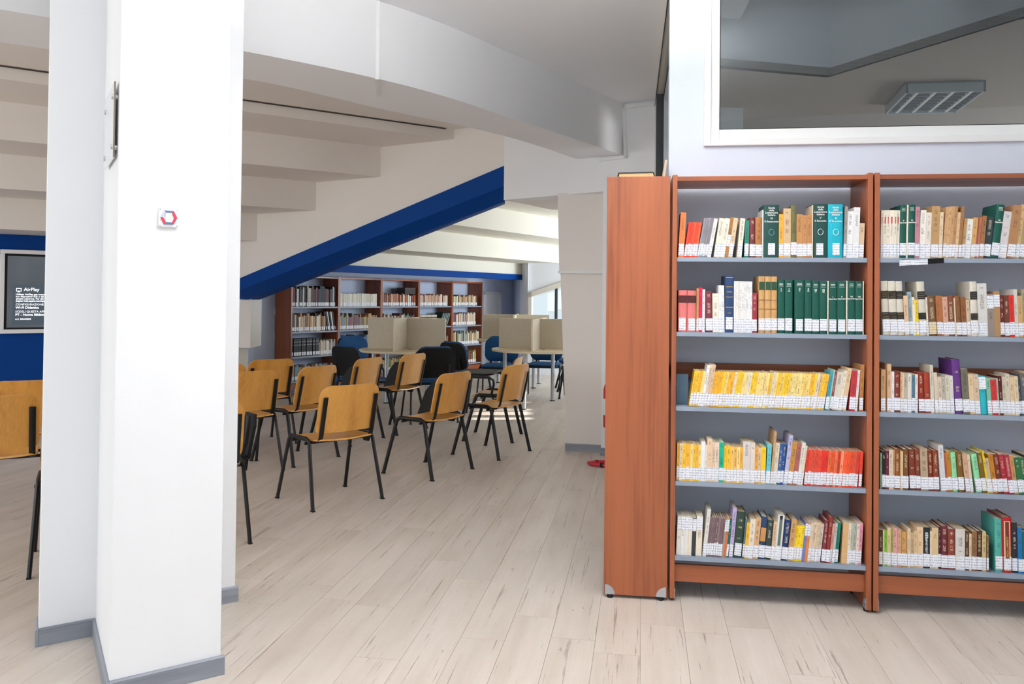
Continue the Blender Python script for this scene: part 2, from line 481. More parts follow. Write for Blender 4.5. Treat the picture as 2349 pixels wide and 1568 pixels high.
# downstand beam that curves across to the raked wall
BF = [(-3.9, 2.75), (-2.319, 3.753), (-1.437, 4.34), (-.81, 4.87), (-.42, 5.32), (-.06, 5.846), (.46, 6.62), (.985, 7.40)]
BB = [(-4.2, 3.25), (-2.62, 4.25), (-1.62, 4.893), (-1.2, 5.32), (-.923, 5.656), (-.3, 6.30), (.12, 6.85), (.585, 7.64)]
def catmull(pts, n=5, sharp=()):
    out = []
    for i in range(len(pts) - 1):
        p0 = pts[max(i - 1, 0)]; p1 = pts[i]; p2 = pts[i + 1]; p3 = pts[min(i + 2, len(pts) - 1)]
        for k in range(n):
            t = k / n
            out.append(tuple(.5 * (2 * p1[j] + (p2[j] - p0[j]) * t + (2 * p0[j] - 5 * p1[j] + 4 * p2[j] - p3[j]) * t * t + (3 * p1[j] - p0[j] - 3 * p2[j] + p3[j]) * t ** 3) for j in (0, 1)))
    return out + [pts[-1]]
BFc, BBc = catmull(BF), catmull(BB)
MBm = struct(MB().prism(BFc + BBc[::-1], 2.70, CEIL + .1).build('beam_curved', WALL, None, True), 'white curved ceiling beam')
# cover strip over the joint of the beam
jd = unit((BB[4][0] - BF[3][0], BB[4][1] - BF[3][1]))
jn = (jd[1], -jd[0])
jb = MB()
p = on(BF[3], jd, -.006)
jb.obox((p[0] - jn[0] * .012, p[1] - jn[1] * .012, 2.70), (jn[0] * .024, jn[1] * .024, 0), (jd[0] * .02, jd[1] * .02, 0), (0, 0, .46))
jb.obox((p[0] - jn[0] * .012, p[1] - jn[1] * .012, 2.694), (jn[0] * .024, jn[1] * .024, 0), (jd[0] * .42, jd[1] * .42, 0), (0, 0, .012))
o = jb.build('trim_1', FRAMEW); bpy_recalc(o); struct(o, 'white joint cover strip on the beam')

# ceilings
struct(MB().prism(BFc + [(1.5, 7.1), (1.5, 6.0), (1.32, 4.4), (5.5, 4.0), (5.5, .3), (-4.6, .3)], CEIL, CEIL + .12).build('ceiling', WALL), 'flat white ceiling')
# stepped ceiling over the seating area: lines parallel to D1, meeting the raked wall
WK = [(-.633, 8.35), (-1.45, 8.83), (-2.247, 9.30), (-3.05, 9.77), (-3.85, 10.24)]
ZK = [3.01, 2.69, 2.37, 2.05]
LK = [on(w, D1, -8.5) for w in WK]
WK2 = [on(w, D1, .12) for w in WK]
struct(MB().prism([on(WK[0], D1, .2), LK[0], (LK[0][0], LK[0][1] - 4.2)] + BB[1:] + [on(W0, N2, .1)], 3.11, 3.3).build('ceiling_soffit', WALLW), 'shaded flat ceiling behind the beam')
st = MB()
prof = [(WK2[0], LK[0], 3.11), (WK2[0], LK[0], 3.01)]
for k in range(1, 4):
    prof += [(WK2[k], LK[k], ZK[k - 1]), (WK2[k], LK[k], ZK[k])]
prof += [(WK2[4], LK[4], 2.05), (WK2[4], LK[4], 3.4), (WK2[0], LK[0], 3.4)]
n = len(prof)
st.add([(*a, z) for a, b, z in prof] + [(*b, z) for a, b, z in prof], [tuple(range(n)), tuple(range(n, 2 * n))[::-1]] + [(i, n + i, n + (i + 1) % n, (i + 1) % n) for i in range(n)])
o = st.build('ceiling_steps', WALLW); bpy_recalc(o); struct(o, 'stepped ceiling under the tiers')
# thin shadow-gap profile along the first step
tr = MB(); a, b = on(WK[0], D1, -.05, N2, -.02), on(LK[0], D1, 0, N2, -.02)
nn = (D1[1], -D1[0])
tr.obox((a[0] + nn[0] * .012, a[1] + nn[1] * .012, 3.10), (b[0] - a[0], b[1] - a[1], 0), (-nn[0] * .02, -nn[1] * .02, 0), (0, 0, .006))
o = tr.build('trim_2', plain('dark_gap_profile', '#4A443E', .7)); bpy_recalc(o); struct(o, 'dark shadow gap along the ceiling step')
# blue end wall of the seating area
wallpoly('wall_blue', on(WK[4], D1, .0), (-D1[0], -D1[1]), (-D1[1], D1[0]), [(0, 0), (8.5, 0), (8.5, 2.06), (0, 2.06)], .12, BLUE, 'royal blue end wall behind the display')

# raked wall (s runs away from the lintel) and its blue lower edge
D2b = (-D2[0], -D2[1])
RK0 = on(W0, N2, .03)
top = lambda s: 2.70 - .2956 * s
wallpoly('wall_raked', RK0, D2b, N2, [(-.06, top(0)), (4.6, top(4.6)), (4.6, 3.3), (-.06, 3.3)], .18, WALLW, 'white raked wall above the blue edge')
sec = [(-.015, 0.0), (-.015, -.20), (.14, -.33), (.36, -.33), (.36, 0.0)]
def blue_edge():
    mb = MB(); k = len(sec)
    ends = []
    for s, f in ((0.0, 1.0), (3.75, .72)):
        e = []
        for q, z in sec:
            p = on(RK0, D2b, s + (max(q, 0) * .62 if s == 0 else 0), N2, q)
            e.append((*p, top(s) + z * f))
        ends.append(e)
    p = on(RK0, D2b, 4.7)
    ends.append([(p[0] + N2[0] * q, p[1] + N2[1] * q, top(3.75) + z * .72 - .0) for q, z in sec])
    vs = [v for e in ends for v in e]
    fs = [tuple(range(k))[::-1], tuple(range(2 * k, 3 * k))]
    for r in range(2):
        fs += [(r * k + i, r * k + (i + 1) % k, (r + 1) * k + (i + 1) % k, (r + 1) * k + i) for i in range(k)]
    mb.add(vs, fs)
    o = mb.build('beam_blue', BLUE); bpy_recalc(o)
    return struct(o, 'royal blue sloping edge beam')
blue_edge()
sm = MB()
p = on(RK0, D2b, 2.27, N2, -.017)
sm.obox((p[0], p[1], top(2.27) - .17), (D2[0] * .006, D2[1] * .006, 0), (N2[0] * .01, N2[1] * .01, 0), (0, 0, .17))
o = sm.build('trim_3', plain('blue_joint_filler', '#0A2C66', .7)); bpy_recalc(o); struct(o, 'joint in the blue edge')

# lintel wall W2 with jamb, deep soffit
S1 = 1.052
wallpoly('wall_lintel', W0, D2, N2, [(0, 2.36), (S1, 2.385), (S1, 0), (1.66, 0), (1.66, CEIL + .05), (0, CEIL + .05)], .22, WALL, 'white wall with a lintel over the passage')
lt = MB()
q0, q1 = on(W0, D2, .0, N2, .22), on(W0, D2, 1.66, N2, .22)
lt.slab([(*q0, 2.362), (*q1, 2.392), (*q1, 3.2), (*q0, 3.2)], (N2[0] * .78, N2[1] * .78, 0))
o = lt.build('beam_lintel', WALLW); bpy_recalc(o); struct(o, 'deep lintel beam over the passage')
skirt('baseboard_lintel', on(W0, D2, S1), on(W0, D2, 1.66))
# leaning pillar under the lintel
pb = [at_z(1299.5, 1033.5, 0), at_z(1383, 1038, 0)]
pa_ = Vector((pb[0].x, pb[0].y, 0)); pc_ = Vector((pb[1].x + .05, pb[1].y - .01, 0))
ltop = Vector((pa_.x - .105, pa_.y + .01, 2.39)); rtop = Vector((pc_.x, pc_.y, 2.39))
dv = Vector((N2[0] * .5, N2[1] * .5, 0)) + Vector((.05, 0, 0))
pl = MB()
zm = 1.645
lm = pa_.lerp(ltop, zm / 2.39); rm = pc_.lerp(rtop, zm / 2.39)
pl.add([pa_, pc_, rm, lm, pa_ + dv, pc_ + dv, rm + dv, lm + dv], [(0, 1, 2, 3), (4, 7, 6, 5), (0, 3, 7, 4), (1, 5, 6, 2), (3, 2, 6, 7), (0, 4, 5, 1)])
fo = Vector((0, -.018, 0))
lm2 = lm + fo + Vector((-.012, 0, 0)); rm2 = rm + fo; lt2 = ltop + fo; rt2 = rtop + fo
pl.add([lm2, rm2, rt2, lt2, lm2 + dv, rm2 + dv, rt2 + dv, lt2 + dv], [(0, 1, 2, 3), (4, 7, 6, 5), (0, 3, 7, 4), (1, 5, 6, 2), (3, 2, 6, 7), (0, 4, 5, 1)])
o = pl.build('pillar_leaning', WALLW); bpy_recalc(o); struct(o, 'white pillar with a leaning edge')
tz = MB()
tz.obox(lm2 + Vector((-.012, -.012, 0)), (rm2 - lm2) + Vector((.012, 0, 0)), (0, .02, 0), (0, 0, .022))
o = tz.build('trim_4', FRAMEW); bpy_recalc(o); struct(o, 'white ledge strip on the pillar')
skirt('baseboard_column', (pa_.x - .012, pa_.y), (pc_.x, pc_.y))
# cable raceway on the lintel wall
def on_w2(px, py, q=-.0): return on_plane(px, py, (*on(W0, N2, q), 0), (*N2, 0))
def raceway(name, pts, w, label):
    mb = MB()
    for a, b in zip(pts[:-1], pts[1:]):
        d = (b - a).normalized(); nrm = Vector((*N2, 0)); sd = d.cross(nrm).normalized()
        mb.obox(a - sd * w / 2 - d * w / 2 - nrm * .022, (b - a) + d * w, sd * w, nrm * .024)
    o = mb.build(name, FRAMEW); bpy_recalc(o); return struct(o, label)
raceway('trim_5', [on_w2(1518, 238), on_w2(1432, 246), on_w2(1436, 360), on_w2(1378, 367)], .026, 'white cable raceway around the beam end')

# far bookcase wall, door, corner
BK0 = (-3.06, 11.5)                                                        # front foot of the first far bookcase
BW = on(BK0, D3, 0, N3, .34)
wallpoly('wall_back', BW, D3, N3, [(-1.7, 0), (6.30, 0), (6.30, 3.2), (-1.7, 3.2)], .15, WALLB, 'pale blue wall behind the far bookcases')
def back_pt(px):                                                            # s along the back wall under a pixel column
    k = (px - CX) / FPX
    return (k * BW[1] - BW[0]) / (D3[0] - k * D3[1])
s0, s1 = back_pt(1108), back_pt(1149)
dr = MB()
for a, b, z0, z1 in ((s0, s0 + .06, 0, 1.52), (s1 - .06, s1, 0, 1.52), (s0, s1, 1.46, 1.52)):
    p = on(BW, D3, a); dr.obox((p[0], p[1], z0), (D3[0] * (b - a), D3[1] * (b - a), 0), (-N3[0] * .03, -N3[1] * .03, 0), (0, 0, z1 - z0))
door = dr.build('door_1', FRAMEW); bpy_recalc(door); struct(door, 'low white door beside the far bookcase')
p = on(BW, D3, s0 + .06); lf = MB().obox((p[0], p[1], .01), (D3[0] * (s1 - s0 - .12), D3[1] * (s1 - s0 - .12), 0), (-N3[0] * .012, -N3[1] * .012, 0), (0, 0, 1.45)).build('door_leaf', WHITEP, door)
bpy_recalc(lf)
CR = on(BW, D3, 6.25)
cw = on_plane(1193, 700, (0, 15.75, 0), (0, 1, 0)); cw2 = on_plane(1211, 700, (0, 15.3, 0), (0, 1, 0))
wallpoly('wall_far', CR, unit((cw.x - CR[0], cw.y - CR[1])), (.9, .4), [(0, 0), (1.2, 0), (1.2, 3.2), (0, 3.2)], .1, WALLB, 'pale blue far corner wall')
struct(MB().prism([(cw.x, cw.y), (cw2.x, cw2.y), (cw2.x + .1, cw2.y + .35), (cw.x + .1, cw.y + .5)], 0, 3.2).build('pillar_far', WALL), 'white far pillar beside the windows')
# glazed end of the reading room: sloping top rail, mullions, panes
G0 = (cw2.x + .005, cw2.y); GD = unit((.62, -.19)); GN = (-GD[1], GD[0])
gz = lambda s: 1.50 + .33 * s
win = MB()
def bar(mb, s0, s1, z00, z01, z10, z11, q0, q1):
    a, b = on(G0, GD, s0, GN, q0), on(G0, GD, s1, GN, q0); c, d = on(G0, GD, s0, GN, q1), on(G0, GD, s1, GN, q1)
    mb.add([(*a, z00), (*b, z10), (*b, z11), (*a, z01), (*c, z00), (*d, z10), (*d, z11), (*c, z01)], [(0, 1, 2, 3), (5, 4, 7, 6), (4, 0, 3, 7), (1, 5, 6, 2), (3, 2, 6, 7), (4, 5, 1, 0)])
bar(win, 0, 3.2, gz(0) - .09, gz(0), gz(3.2) - .09, gz(3.2), 0, .08)
bar(win, 0, .06, .75, gz(0), .75, gz(.06), 0, .08)
bar(win, 0, 3.2, .70, .78, .70, .78, 0, .08)
w1 = win.build('window_1', CREAMF); struct(w1, 'cream framed sloping-top window of the reading room')
mu = MB()
for s in (.50, 1.45, 2.4): bar(mu, s, s + .045, .78, gz(s) - .09, .78, gz(s + .045) - .09, .01, .07)
mu.build('mullion', plain('anthracite_profile', '#33383D', .5), w1)
for i, (a, b) in enumerate(((.06, .50), (.545, 1.45), (1.495, 2.4), (2.445, 3.2))):
    g = MB(); bar(g, a, b, .78, gz(a) - .09, .78, gz(b) - .09, .035, .041); g.build('pane', GLASSC, w1)
wb = MB(); bar(wb, 0, 3.2, 0, .70, 0, .70, .0, .12); o = wb.build('wall_sill', WALL); struct(o, 'white sill wall under the reading room windows')
wt = MB(); bar(wt, 0, 3.2, gz(0) + .0, 2.4, gz(3.2), 2.9, .05, .16); o = wt.build('wall_over_window', WALL); struct(o, 'white wall above the sloping window')

# stepped ceiling of the reading room (runs with the far bookcases)
A0 = (-.448, 11.5)
GO = .86
zs = [2.69, 2.37, 2.05]
lines = [on(A0, D3, 0, N3, (k - 1) * GO) for k in range(4)]
t0 = []
for p in lines:                                                             # start just behind the raked wall
    t0.append(-((p[0] - W0[0]) * N2[0] + (p[1] - W0[1]) * N2[1]) / (D3[0] * N2[0] + D3[1] * N2[1]) + .25)
prof = [(lines[0], t0[0], 3.05), (lines[0], t0[0], 2.69), (lines[1], t0[1], 2.69), (lines[1], t0[1], 2.37), (lines[2], t0[2], 2.37), (lines[2], t0[2], 2.05), (lines[3], t0[3], 2.05), (lines[3], t0[3], 1.84)]
lw = on(lines[3], D3, 0, N3, 1.4)
prof += [(lw, t0[3] + 1.4, 1.84), (lw, t0[3] + 1.4, 3.3), (lines[0], t0[0], 3.3)]
n = len(prof)
rs = MB()
rs.add([(*on(p, D3, t), z) for p, t, z in prof] + [(*on(p, D3, 5.6), z) for p, t, z in prof], [tuple(range(n)), tuple(range(n, 2 * n))[::-1]] + [(i, n + i, n + (i + 1) % n, (i + 1) % n) for i in range(n)])
o = rs.build('ceiling_reading_room', WALLC); bpy_recalc(o); struct(o, 'cream stepped ceiling of the reading room')
# flat part of that ceiling, nearer the passage
fp = [on(lines[0], D3, t0[0] - .2), on(lines[0], D3, 5.6), on(on(W0, D2, 4.6, N2, 1.0), D3, .5), on(W0, D2, 3.5, N2, .5), on(W0, D2, 0, N2, .25)]
struct(MB().prism(fp, 3.05, 3.3).build('ceiling_passage', WALLC), 'cream flat ceiling beyond the lintel')
bb = MB()
p = on(lines[3], D3, t0[3], N3, -.02)
le = back_pt(1272)
k = (1271 - CX) / FPX
te = (k * p[1] - p[0]) / (D3[0] - k * D3[1])
bb.obox((p[0], p[1], 1.745), (D3[0] * te, D3[1] * te, 0), (N3[0] * .14, N3[1] * .14, 0), (0, 0, .10))
o = bb.build('beam_far_blue', BLUE); bpy_recalc(o); struct(o, 'royal blue beam above the far bookcases')

# boxed white pillar at the low end of the raked beam
q = [on_plane(505, 800, (0, 10.12, 0), (0, 1, 0)), on_plane(574, 800, (0, 10.12, 0), (0, 1, 0)), on_plane(599, 793, (0, 10.62, 0), (0, 1, 0))]
struct(MB().prism([(q[0].x, q[0].y), (q[1].x, q[1].y), (q[2].x, q[2].y), (q[2].x - .5, q[2].y + .3)], .765, 1.42).build('pillar_casing', WALLW), 'white boxed casing under the blue beam')
r_ = on_plane(546, 820, (0, 10.2, 0), (0, 1, 0))
struct(MB().prism([(r_.x - .4, 10.2), (r_.x, 10.2), (r_.x + .03, 10.5), (r_.x - .4, 10.5)], 0, .765).build('pillar_foot', WALLW), 'narrow white pillar foot under the casing')

# ---------------------------------------------------------------- office box behind the bookcases (window wall, side glazing)
fa, fb = at_z(1542, 1379, 0), at_z(2002, 1407.5, 0)
DB = unit((fb.x - fa.x, fb.y - fa.y)); NB = (-DB[1], DB[0])
ROTB = math.atan2(DB[1], DB[0])
B0 = on((fa.x, fa.y), DB, -.0125)                                           # outer front corner of the first bookcase bay
def bl(p): d = (p.x - B0[0], p.y - B0[1]); return d[0] * DB[0] + d[1] * DB[1], d[0] * NB[0] + d[1] * NB[1]
def bw(x, y, z): return Vector((*on(B0, DB, x, NB, y), z))
YW = .345
def bpx(px, py, y):
    w = on_plane(px, py, bw(0, y, 0), (*NB, 0)); return bl(w)[0], w.z
xo, zo = bpx(1614, 336, YW); xi, zi = bpx(1650, 297.5, YW)
XR, ZT = 3.4, 3.08
def brect(mb, x0, x1, y0, y1, z0, z1): mb.obox(bw(x0, y0, z0), Vector((*DB, 0)) * (x1 - x0), Vector((*NB, 0)) * (y1 - y0), (0, 0, z1 - z0))
XC = bpx(1535, 300, YW)[0]
ow = MB()
brect(ow, XC, xo + .01, YW, YW + .12, 0, CEIL); brect(ow, xo + .01, XR, YW, YW + .12, 0, zo + .01); brect(ow, xo + .01, XR, YW, YW + .12, ZT, CEIL)
o = ow.build('wall_office', WALLO); struct(o, 'white office wall behind the bookcases')
wf = MB()
x1_ = xo + .028; z1_ = zo + .026
e = .034
brect(wf, xo, xo + e, YW - .02, YW + .06, zo, ZT); brect(wf, xo + e, XR, YW - .02, YW + .06, zo, zo + e)
brect(wf, xo + e, xi, YW - .006, YW + .05, zo + e, ZT); brect(wf, xi, XR, YW - .006, YW + .05, zo + e, zi)
brect(wf, xo, XR, YW - .02, YW + .06, ZT - .06, ZT)
w2 = wf.build('window_2', FRAMEW, bevel=.003); struct(w2, 'wide white framed office window above the bookcases')
gk = MB(); t_ = .004
brect(gk, xi, xi + t_, YW + .0, YW + .03, zi, ZT - .06); brect(gk, xi, XR, YW + .0, YW + .03, zi, zi + t_)
gk.build('gasket', RUBBER, w2)
pg = MB(); brect(pg, xi, XR, YW + .014, YW + .020, zi, ZT - .06); pg.build('pane', GLASS, w2)
# side of the office: low wall, glazing above, running back to the lintel wall
YE = 3.12
sw = MB(); brect(sw, XC - .0, XC + .1, YW + .12, YE, 0, 1.98); struct(sw.build('wall_office_side', WALL), 'white low side wall of the office')
sf = MB()
brect(sf, XC, XC + .07, YW + .12, YE, 1.98, 2.05); brect(sf, XC, XC + .07, YW + .12, YE, 3.06, CEIL)
brect(sf, XC, XC + .07, YE - .35, YE, 2.05, 3.06)
w3 = sf.build('window_3', CREAMF); struct(w3, 'cream framed side window of the office')
gs = MB(); brect(gs, XC + .0, XC + .07, YE - .38, YE - .35, 2.05, 3.06); brect(gs, XC - .004, XC + .002, YW + .12, YE, 3.05, 3.065)
gs.build('gasket', plain('dark_gasket', '#3B3F42', .5), w3)
ps = MB(); brect(ps, XC + .03, XC + .036, YW + .12, YE - .38, 2.05, 3.06); ps.build('pane', GLASS, w3)
bl_ = MB(); brect(bl_, XC + .045, XC + .05, YW + .12, YE - .36, 2.0, 3.08); bl_.build('light_block', CREAMF, w3)  # opaque panel added behind the side glass to stop light leaking through
# inside of the office: lowered soffit with a fascia, back wall, stub column
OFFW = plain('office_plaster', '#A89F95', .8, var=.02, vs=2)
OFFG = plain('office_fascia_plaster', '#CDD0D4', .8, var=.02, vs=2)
za = 2.86
e1_, e2_, e3_ = at_z(1600, 147, za), at_z(1905, 173, za), at_z(2349, 38, za)
fa_ = [(e1_.x, e1_.y), (e2_.x, e2_.y), (e3_.x, e3_.y)]
ext = (fa_[2][0] + (fa_[2][0] - fa_[1][0]) * .35, fa_[2][1] + (fa_[2][1] - fa_[1][1]) * .12)
pf = bw(XC + .1, 1.2, 0)
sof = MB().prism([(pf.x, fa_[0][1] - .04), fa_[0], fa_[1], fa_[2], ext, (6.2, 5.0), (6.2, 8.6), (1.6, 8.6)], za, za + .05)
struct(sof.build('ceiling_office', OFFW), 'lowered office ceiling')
fsc = MB()
pl_ = [(pf.x, fa_[0][1] - .04), fa_[0], fa_[1], fa_[2], ext]
for a, b in zip(pl_[:-1], pl_[1:]):
    fsc.slab([(*a, za - .0), (*b, za - .0), (*b, 3.45), (*a, 3.45)], (.0, .05, 0))
o = fsc.build('beam_office', OFFG); bpy_recalc(o); struct(o, 'grey fascia of the lowered office ceiling')
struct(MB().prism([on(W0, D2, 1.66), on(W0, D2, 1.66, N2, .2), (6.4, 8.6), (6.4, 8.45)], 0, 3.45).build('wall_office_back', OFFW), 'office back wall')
ra, rb = on_plane(1640, 260, (0, 6.2, 0), (0, 1, 0)), on_plane(1705, 260, (0, 6.2, 0), (0, 1, 0))
struct(MB().box(ra.x, rb.x, 6.2, 6.5, 0, za).build('pillar_office', WALL), 'white office pillar')

# outer walls: the reading room's is added, its slots cut to shape the sun patches
ew = MB()
XW = 4.1
zlo, zhi = 1.62, 2.0
ew.box(XW, XW + .2, 8.3, 15.6, 0, zlo); ew.box(XW, XW + .2, 8.3, 15.6, zhi, 3.6)
ys = [8.3]
for a, b in ((10.02, 10.22), (10.42, 10.72), (10.80, 10.98), (11.55, 11.75), (12.6, 12.9)): ys += [a, b]
ys.append(15.6)
for a, b in zip(ys[::2], ys[1::2]): ew.box(XW, XW + .2, a, b, zlo, zhi)
struct(ew.build('wall_sun_slots', WALLW), 'added unseen wall with slots that shape the sun patches')
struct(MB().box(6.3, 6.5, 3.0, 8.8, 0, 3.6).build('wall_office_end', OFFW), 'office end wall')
struct(MB().box(5.5, 5.7, -3.5, 4.2, 0, 3.4).build('wall_sun_screen', WALL), 'unseen white wall added beyond the bookcases to block the sun')  # added out of view to keep the sun off the near room

struct(MB().prism([(.9, 4.45), (6.5, 3.7), (6.5, 8.9), (1.2, 8.9), (1.2, 7.3)], 3.45, 3.6).build('ceiling_sun_block', OFFW), 'slab added over the office to block the sun')  # roof piece added to stop sun leaking in above the office

# ------------------------------------------------------------------ bookcases
def quarter(mb, c, ax, az, r, th, nrm, seg=8):
    """quarter disc plate: corner c, along ax and az, pushed by nrm*th"""
    c, ax, az, nrm = Vector(c), Vector(ax), Vector(az), Vector(nrm)
    pts = [c] + [c + ax * (r * math.cos(math.pi / 2 * k / seg)) + az * (r * math.sin(math.pi / 2 * k / seg)) for k in range(seg + 1)]
    mb.slab(pts, nrm * th)
def bay(label, loc, rot, W, H, D, shelves, group, lip=.02, kick=(.086, .166), rail=None, t=.0225, detail=True, cat='bookcase'):
    root = thing('bookcase', label, cat, loc, rot, group)
    for x in (0, W - t):
        sp = MB().box(x, x + t, 0, D, .014, H).build('side_panel', CHERRY_V, root, bevel=.0015 if detail else 0)
        if detail:
            for y in (.04, D - .04):
                ft = MB().lathe([(.014, 0), (.014, .014)], 12, c=(x + t / 2, y)).build('foot', RUBBER, sp)
            inner = 1 if x == 0 else -1
            q = MB(); xf = x + t if inner == 1 else x
            quarter(q, (xf, .003, .016), (0, 1, 0), (0, 0, 1), .05, .002, (inner, 0, 0))
            q.lathe([(.004, 0), (.004, .003)], 8)
            for i in range(len(q.v) - 16, len(q.v)):
                vx, vy, vz = q.v[i]; q.v[i] = (xf + inner * (.002 + vz), .012 + vx, .05 + vy)
            o = q.build('corner_bracket', SILVER, sp); bpy_recalc(o)
    MB().box(t, W - t, .004, D - .004, H - .028, H - .008).build('top_board', CHERRY_H, root)
    MB().box(t, W - t, .03, .05, kick[0], kick[1]).build('kick_board', CHERRY_H, root, bevel=.001 if detail else 0)
    if rail: MB().box(t, W - t, D - .02, D - .002, rail[0], rail[1]).build('back_rail', CHERRY_H, root)
    for z in shelves:
        s = MB().box(t + .001, W - t - .001, .008, D - .03, z - .004, z)
        s.box(t + .001, W - t - .001, .006, .009, z - lip, z)
        s.box(t + .001, W - t - .001, .009, .03, z - lip, z - lip + .003)
        s.box(t + .001, W - t - .001, D - .034, D - .03, z, z + .07)
        s.build('shelf', METAL, root)
    return root

SH = [.212, .562, .913, 1.264, 1.616]
UW, UG = .9015, .008
bayA = bay('cherry bookcase bay next to the wide cherry end panel', bw(0, 0, 0), ROTB, UW, 2.006, .31, SH, 'cherry bays under the office window', rail=(1.02, 1.10))
bayB = bay('cherry bookcase bay past the double upright with a shelf label', bw(UW + UG, 0, 0), ROTB, UW, 2.006, .31, SH, 'cherry bays under the office window', rail=(1.02, 1.10))
# the bay that turns the corner: its end panel faces the passage
XA = -.308
end = thing('bookcase', 'cherry bookcase turned end-on with a wide plain end panel', 'bookcase', bw(XA, 0, 0), ROTB)
ep = MB().box(0, .297, .0, .0225, .016, 2.0).build('end_panel', CHERRY_V, end, bevel=.0015)
for x, s in ((.006, 1), (.291, -1)):
    q = MB(); quarter(q, (x, 0, .018), (s, 0, 0), (0, 0, 1), .046, .002, (0, -1, 0))
    o = q.build('corner_bracket', SILVER, ep); bpy_recalc(o)
    sc_ = MB(); sc_.tube([(x + s * .012, -.0015, .055), (x + s * .012, -.0045, .055)], .004, 10); sc_.build('screw', STEEL, ep, True)
    MB().lathe([(.014, 0), (.015, .016)], 12, c=(x + s * .024, .011)).build('foot', RUBBER, ep)
MB().box(0, .297, .90, .9225, .016, 2.0).build('side_panel', CHERRY_V, end)
MB().box(.002, .295, .0225, .90, 1.978, 1.998).build('top_board', CHERRY_D, end)
MB().box(.02, .04, .0225, .90, .086, .166).build('kick_board', CHERRY_D, end)
MB().box(.277, .295, .0225, .90, 1.02, 1.10).build('back_rail', CHERRY_D, end)
for z in SH: MB().box(.006, .27, .0235, .899, z - .02, z).build('shelf', METAL, end)
# shelf label clipped on the lip
lb = thing('shelf_label', 'white paper shelf label in a dark clip on the top shelf edge', 'shelf label', bw(UW + UG, 0, 0), ROTB)
x0 = bl(bw(*[bpx(2062, 605, 0)[0], 0, 0]))[0] - UW - UG
x1 = bl(bw(*[bpx(2166, 600, 0)[0], 0, 0]))[0] - UW - UG
k = MB(); k.obox((x0, -.012, 1.582), (x1 - x0, .016, .012), (0, .003, 0), (0, 0, .024)); k.build('clip', BLACKP, lb)
xm = x0 + (x1 - x0) * .64
k = MB(); k.obox((x0 - .002, -.0155, 1.580), (xm - x0, .0102, .0077), (0, .002, 0), (0, 0, .025)); k.build('paper', STICK, lb)

# ------------------------------------------------------------------ books, one by one
NAMED = [('white', '#EDEDED'), ('off-white', '#DDDAD4'), ('cream', '#E9DEC8'), ('pale yellow', '#F2DC94'), ('yellow', '#F5C733'), ('bright yellow', '#F5D21F'), ('amber', '#EFAE36'), ('orange', '#E0763A'),
         ('tan', '#C9A06B'), ('beige', '#D8C0A2'), ('light brown', '#B08050'), ('brown', '#8A5A30'), ('dark brown', '#553322'), ('brick red', '#853524'), ('red', '#C02A2C'), ('scarlet', '#EA4A30'),
         ('maroon', '#6C2A33'), ('pink', '#E29CA5'), ('dusty rose', '#B27A80'), ('magenta', '#D4154F'), ('salmon', '#D9696A'), ('purple', '#5C2F7A'), ('lavender', '#B5ABD2'), ('navy', '#233D68'), ('blue', '#2A62A8'),
         ('teal', '#2B8796'), ('turquoise', '#1FB0C2'), ('emerald', '#12B48D'), ('mint green', '#8FD6A4'), ('dark green', '#134A40'), ('green', '#2F7F5E'), ('lime green', '#7FB02A'), ('olive', '#6C6A42'),
         ('grey', '#9D989A'), ('charcoal', '#33393D'), ('black', '#16181B'), ('slate blue', '#5A7487'), ('pale blue-grey', '#8FA3AB')]
def srgb(c): return tuple(int(c[i:i + 2], 16) for i in (1, 3, 5))
def cname(c):
    a = srgb(c)
    return min(NAMED, key=lambda n: sum(w * (x - y) ** 2 for w, x, y in zip((2, 4, 3), a, srgb(n[1]))))[0]
K = dict(y1='#F4C233', y2='#F1D88A', y3='#EEB033', y4='#F6CC2A', cr='#E8DFCE', wh='#E8E8E8', gy='#8E8890', r1='#E5452F', r2='#D63A2C', r3='#EC5A33', rp='#EE9A70', mr='#6E2E33', be='#D6BE9E', bj='#DDCDB6', gn='#0F5145', gd='#1D4843',
         tl='#12A6BA', nv='#27406B', sa='#DA7673', mg='#D4154F', gi='#C79C66', pt='#7B6468', ta='#C39A6E', iv='#D6CFC0', bk='#7B3624', mt='#8FD6A4', bn='#8A5730')
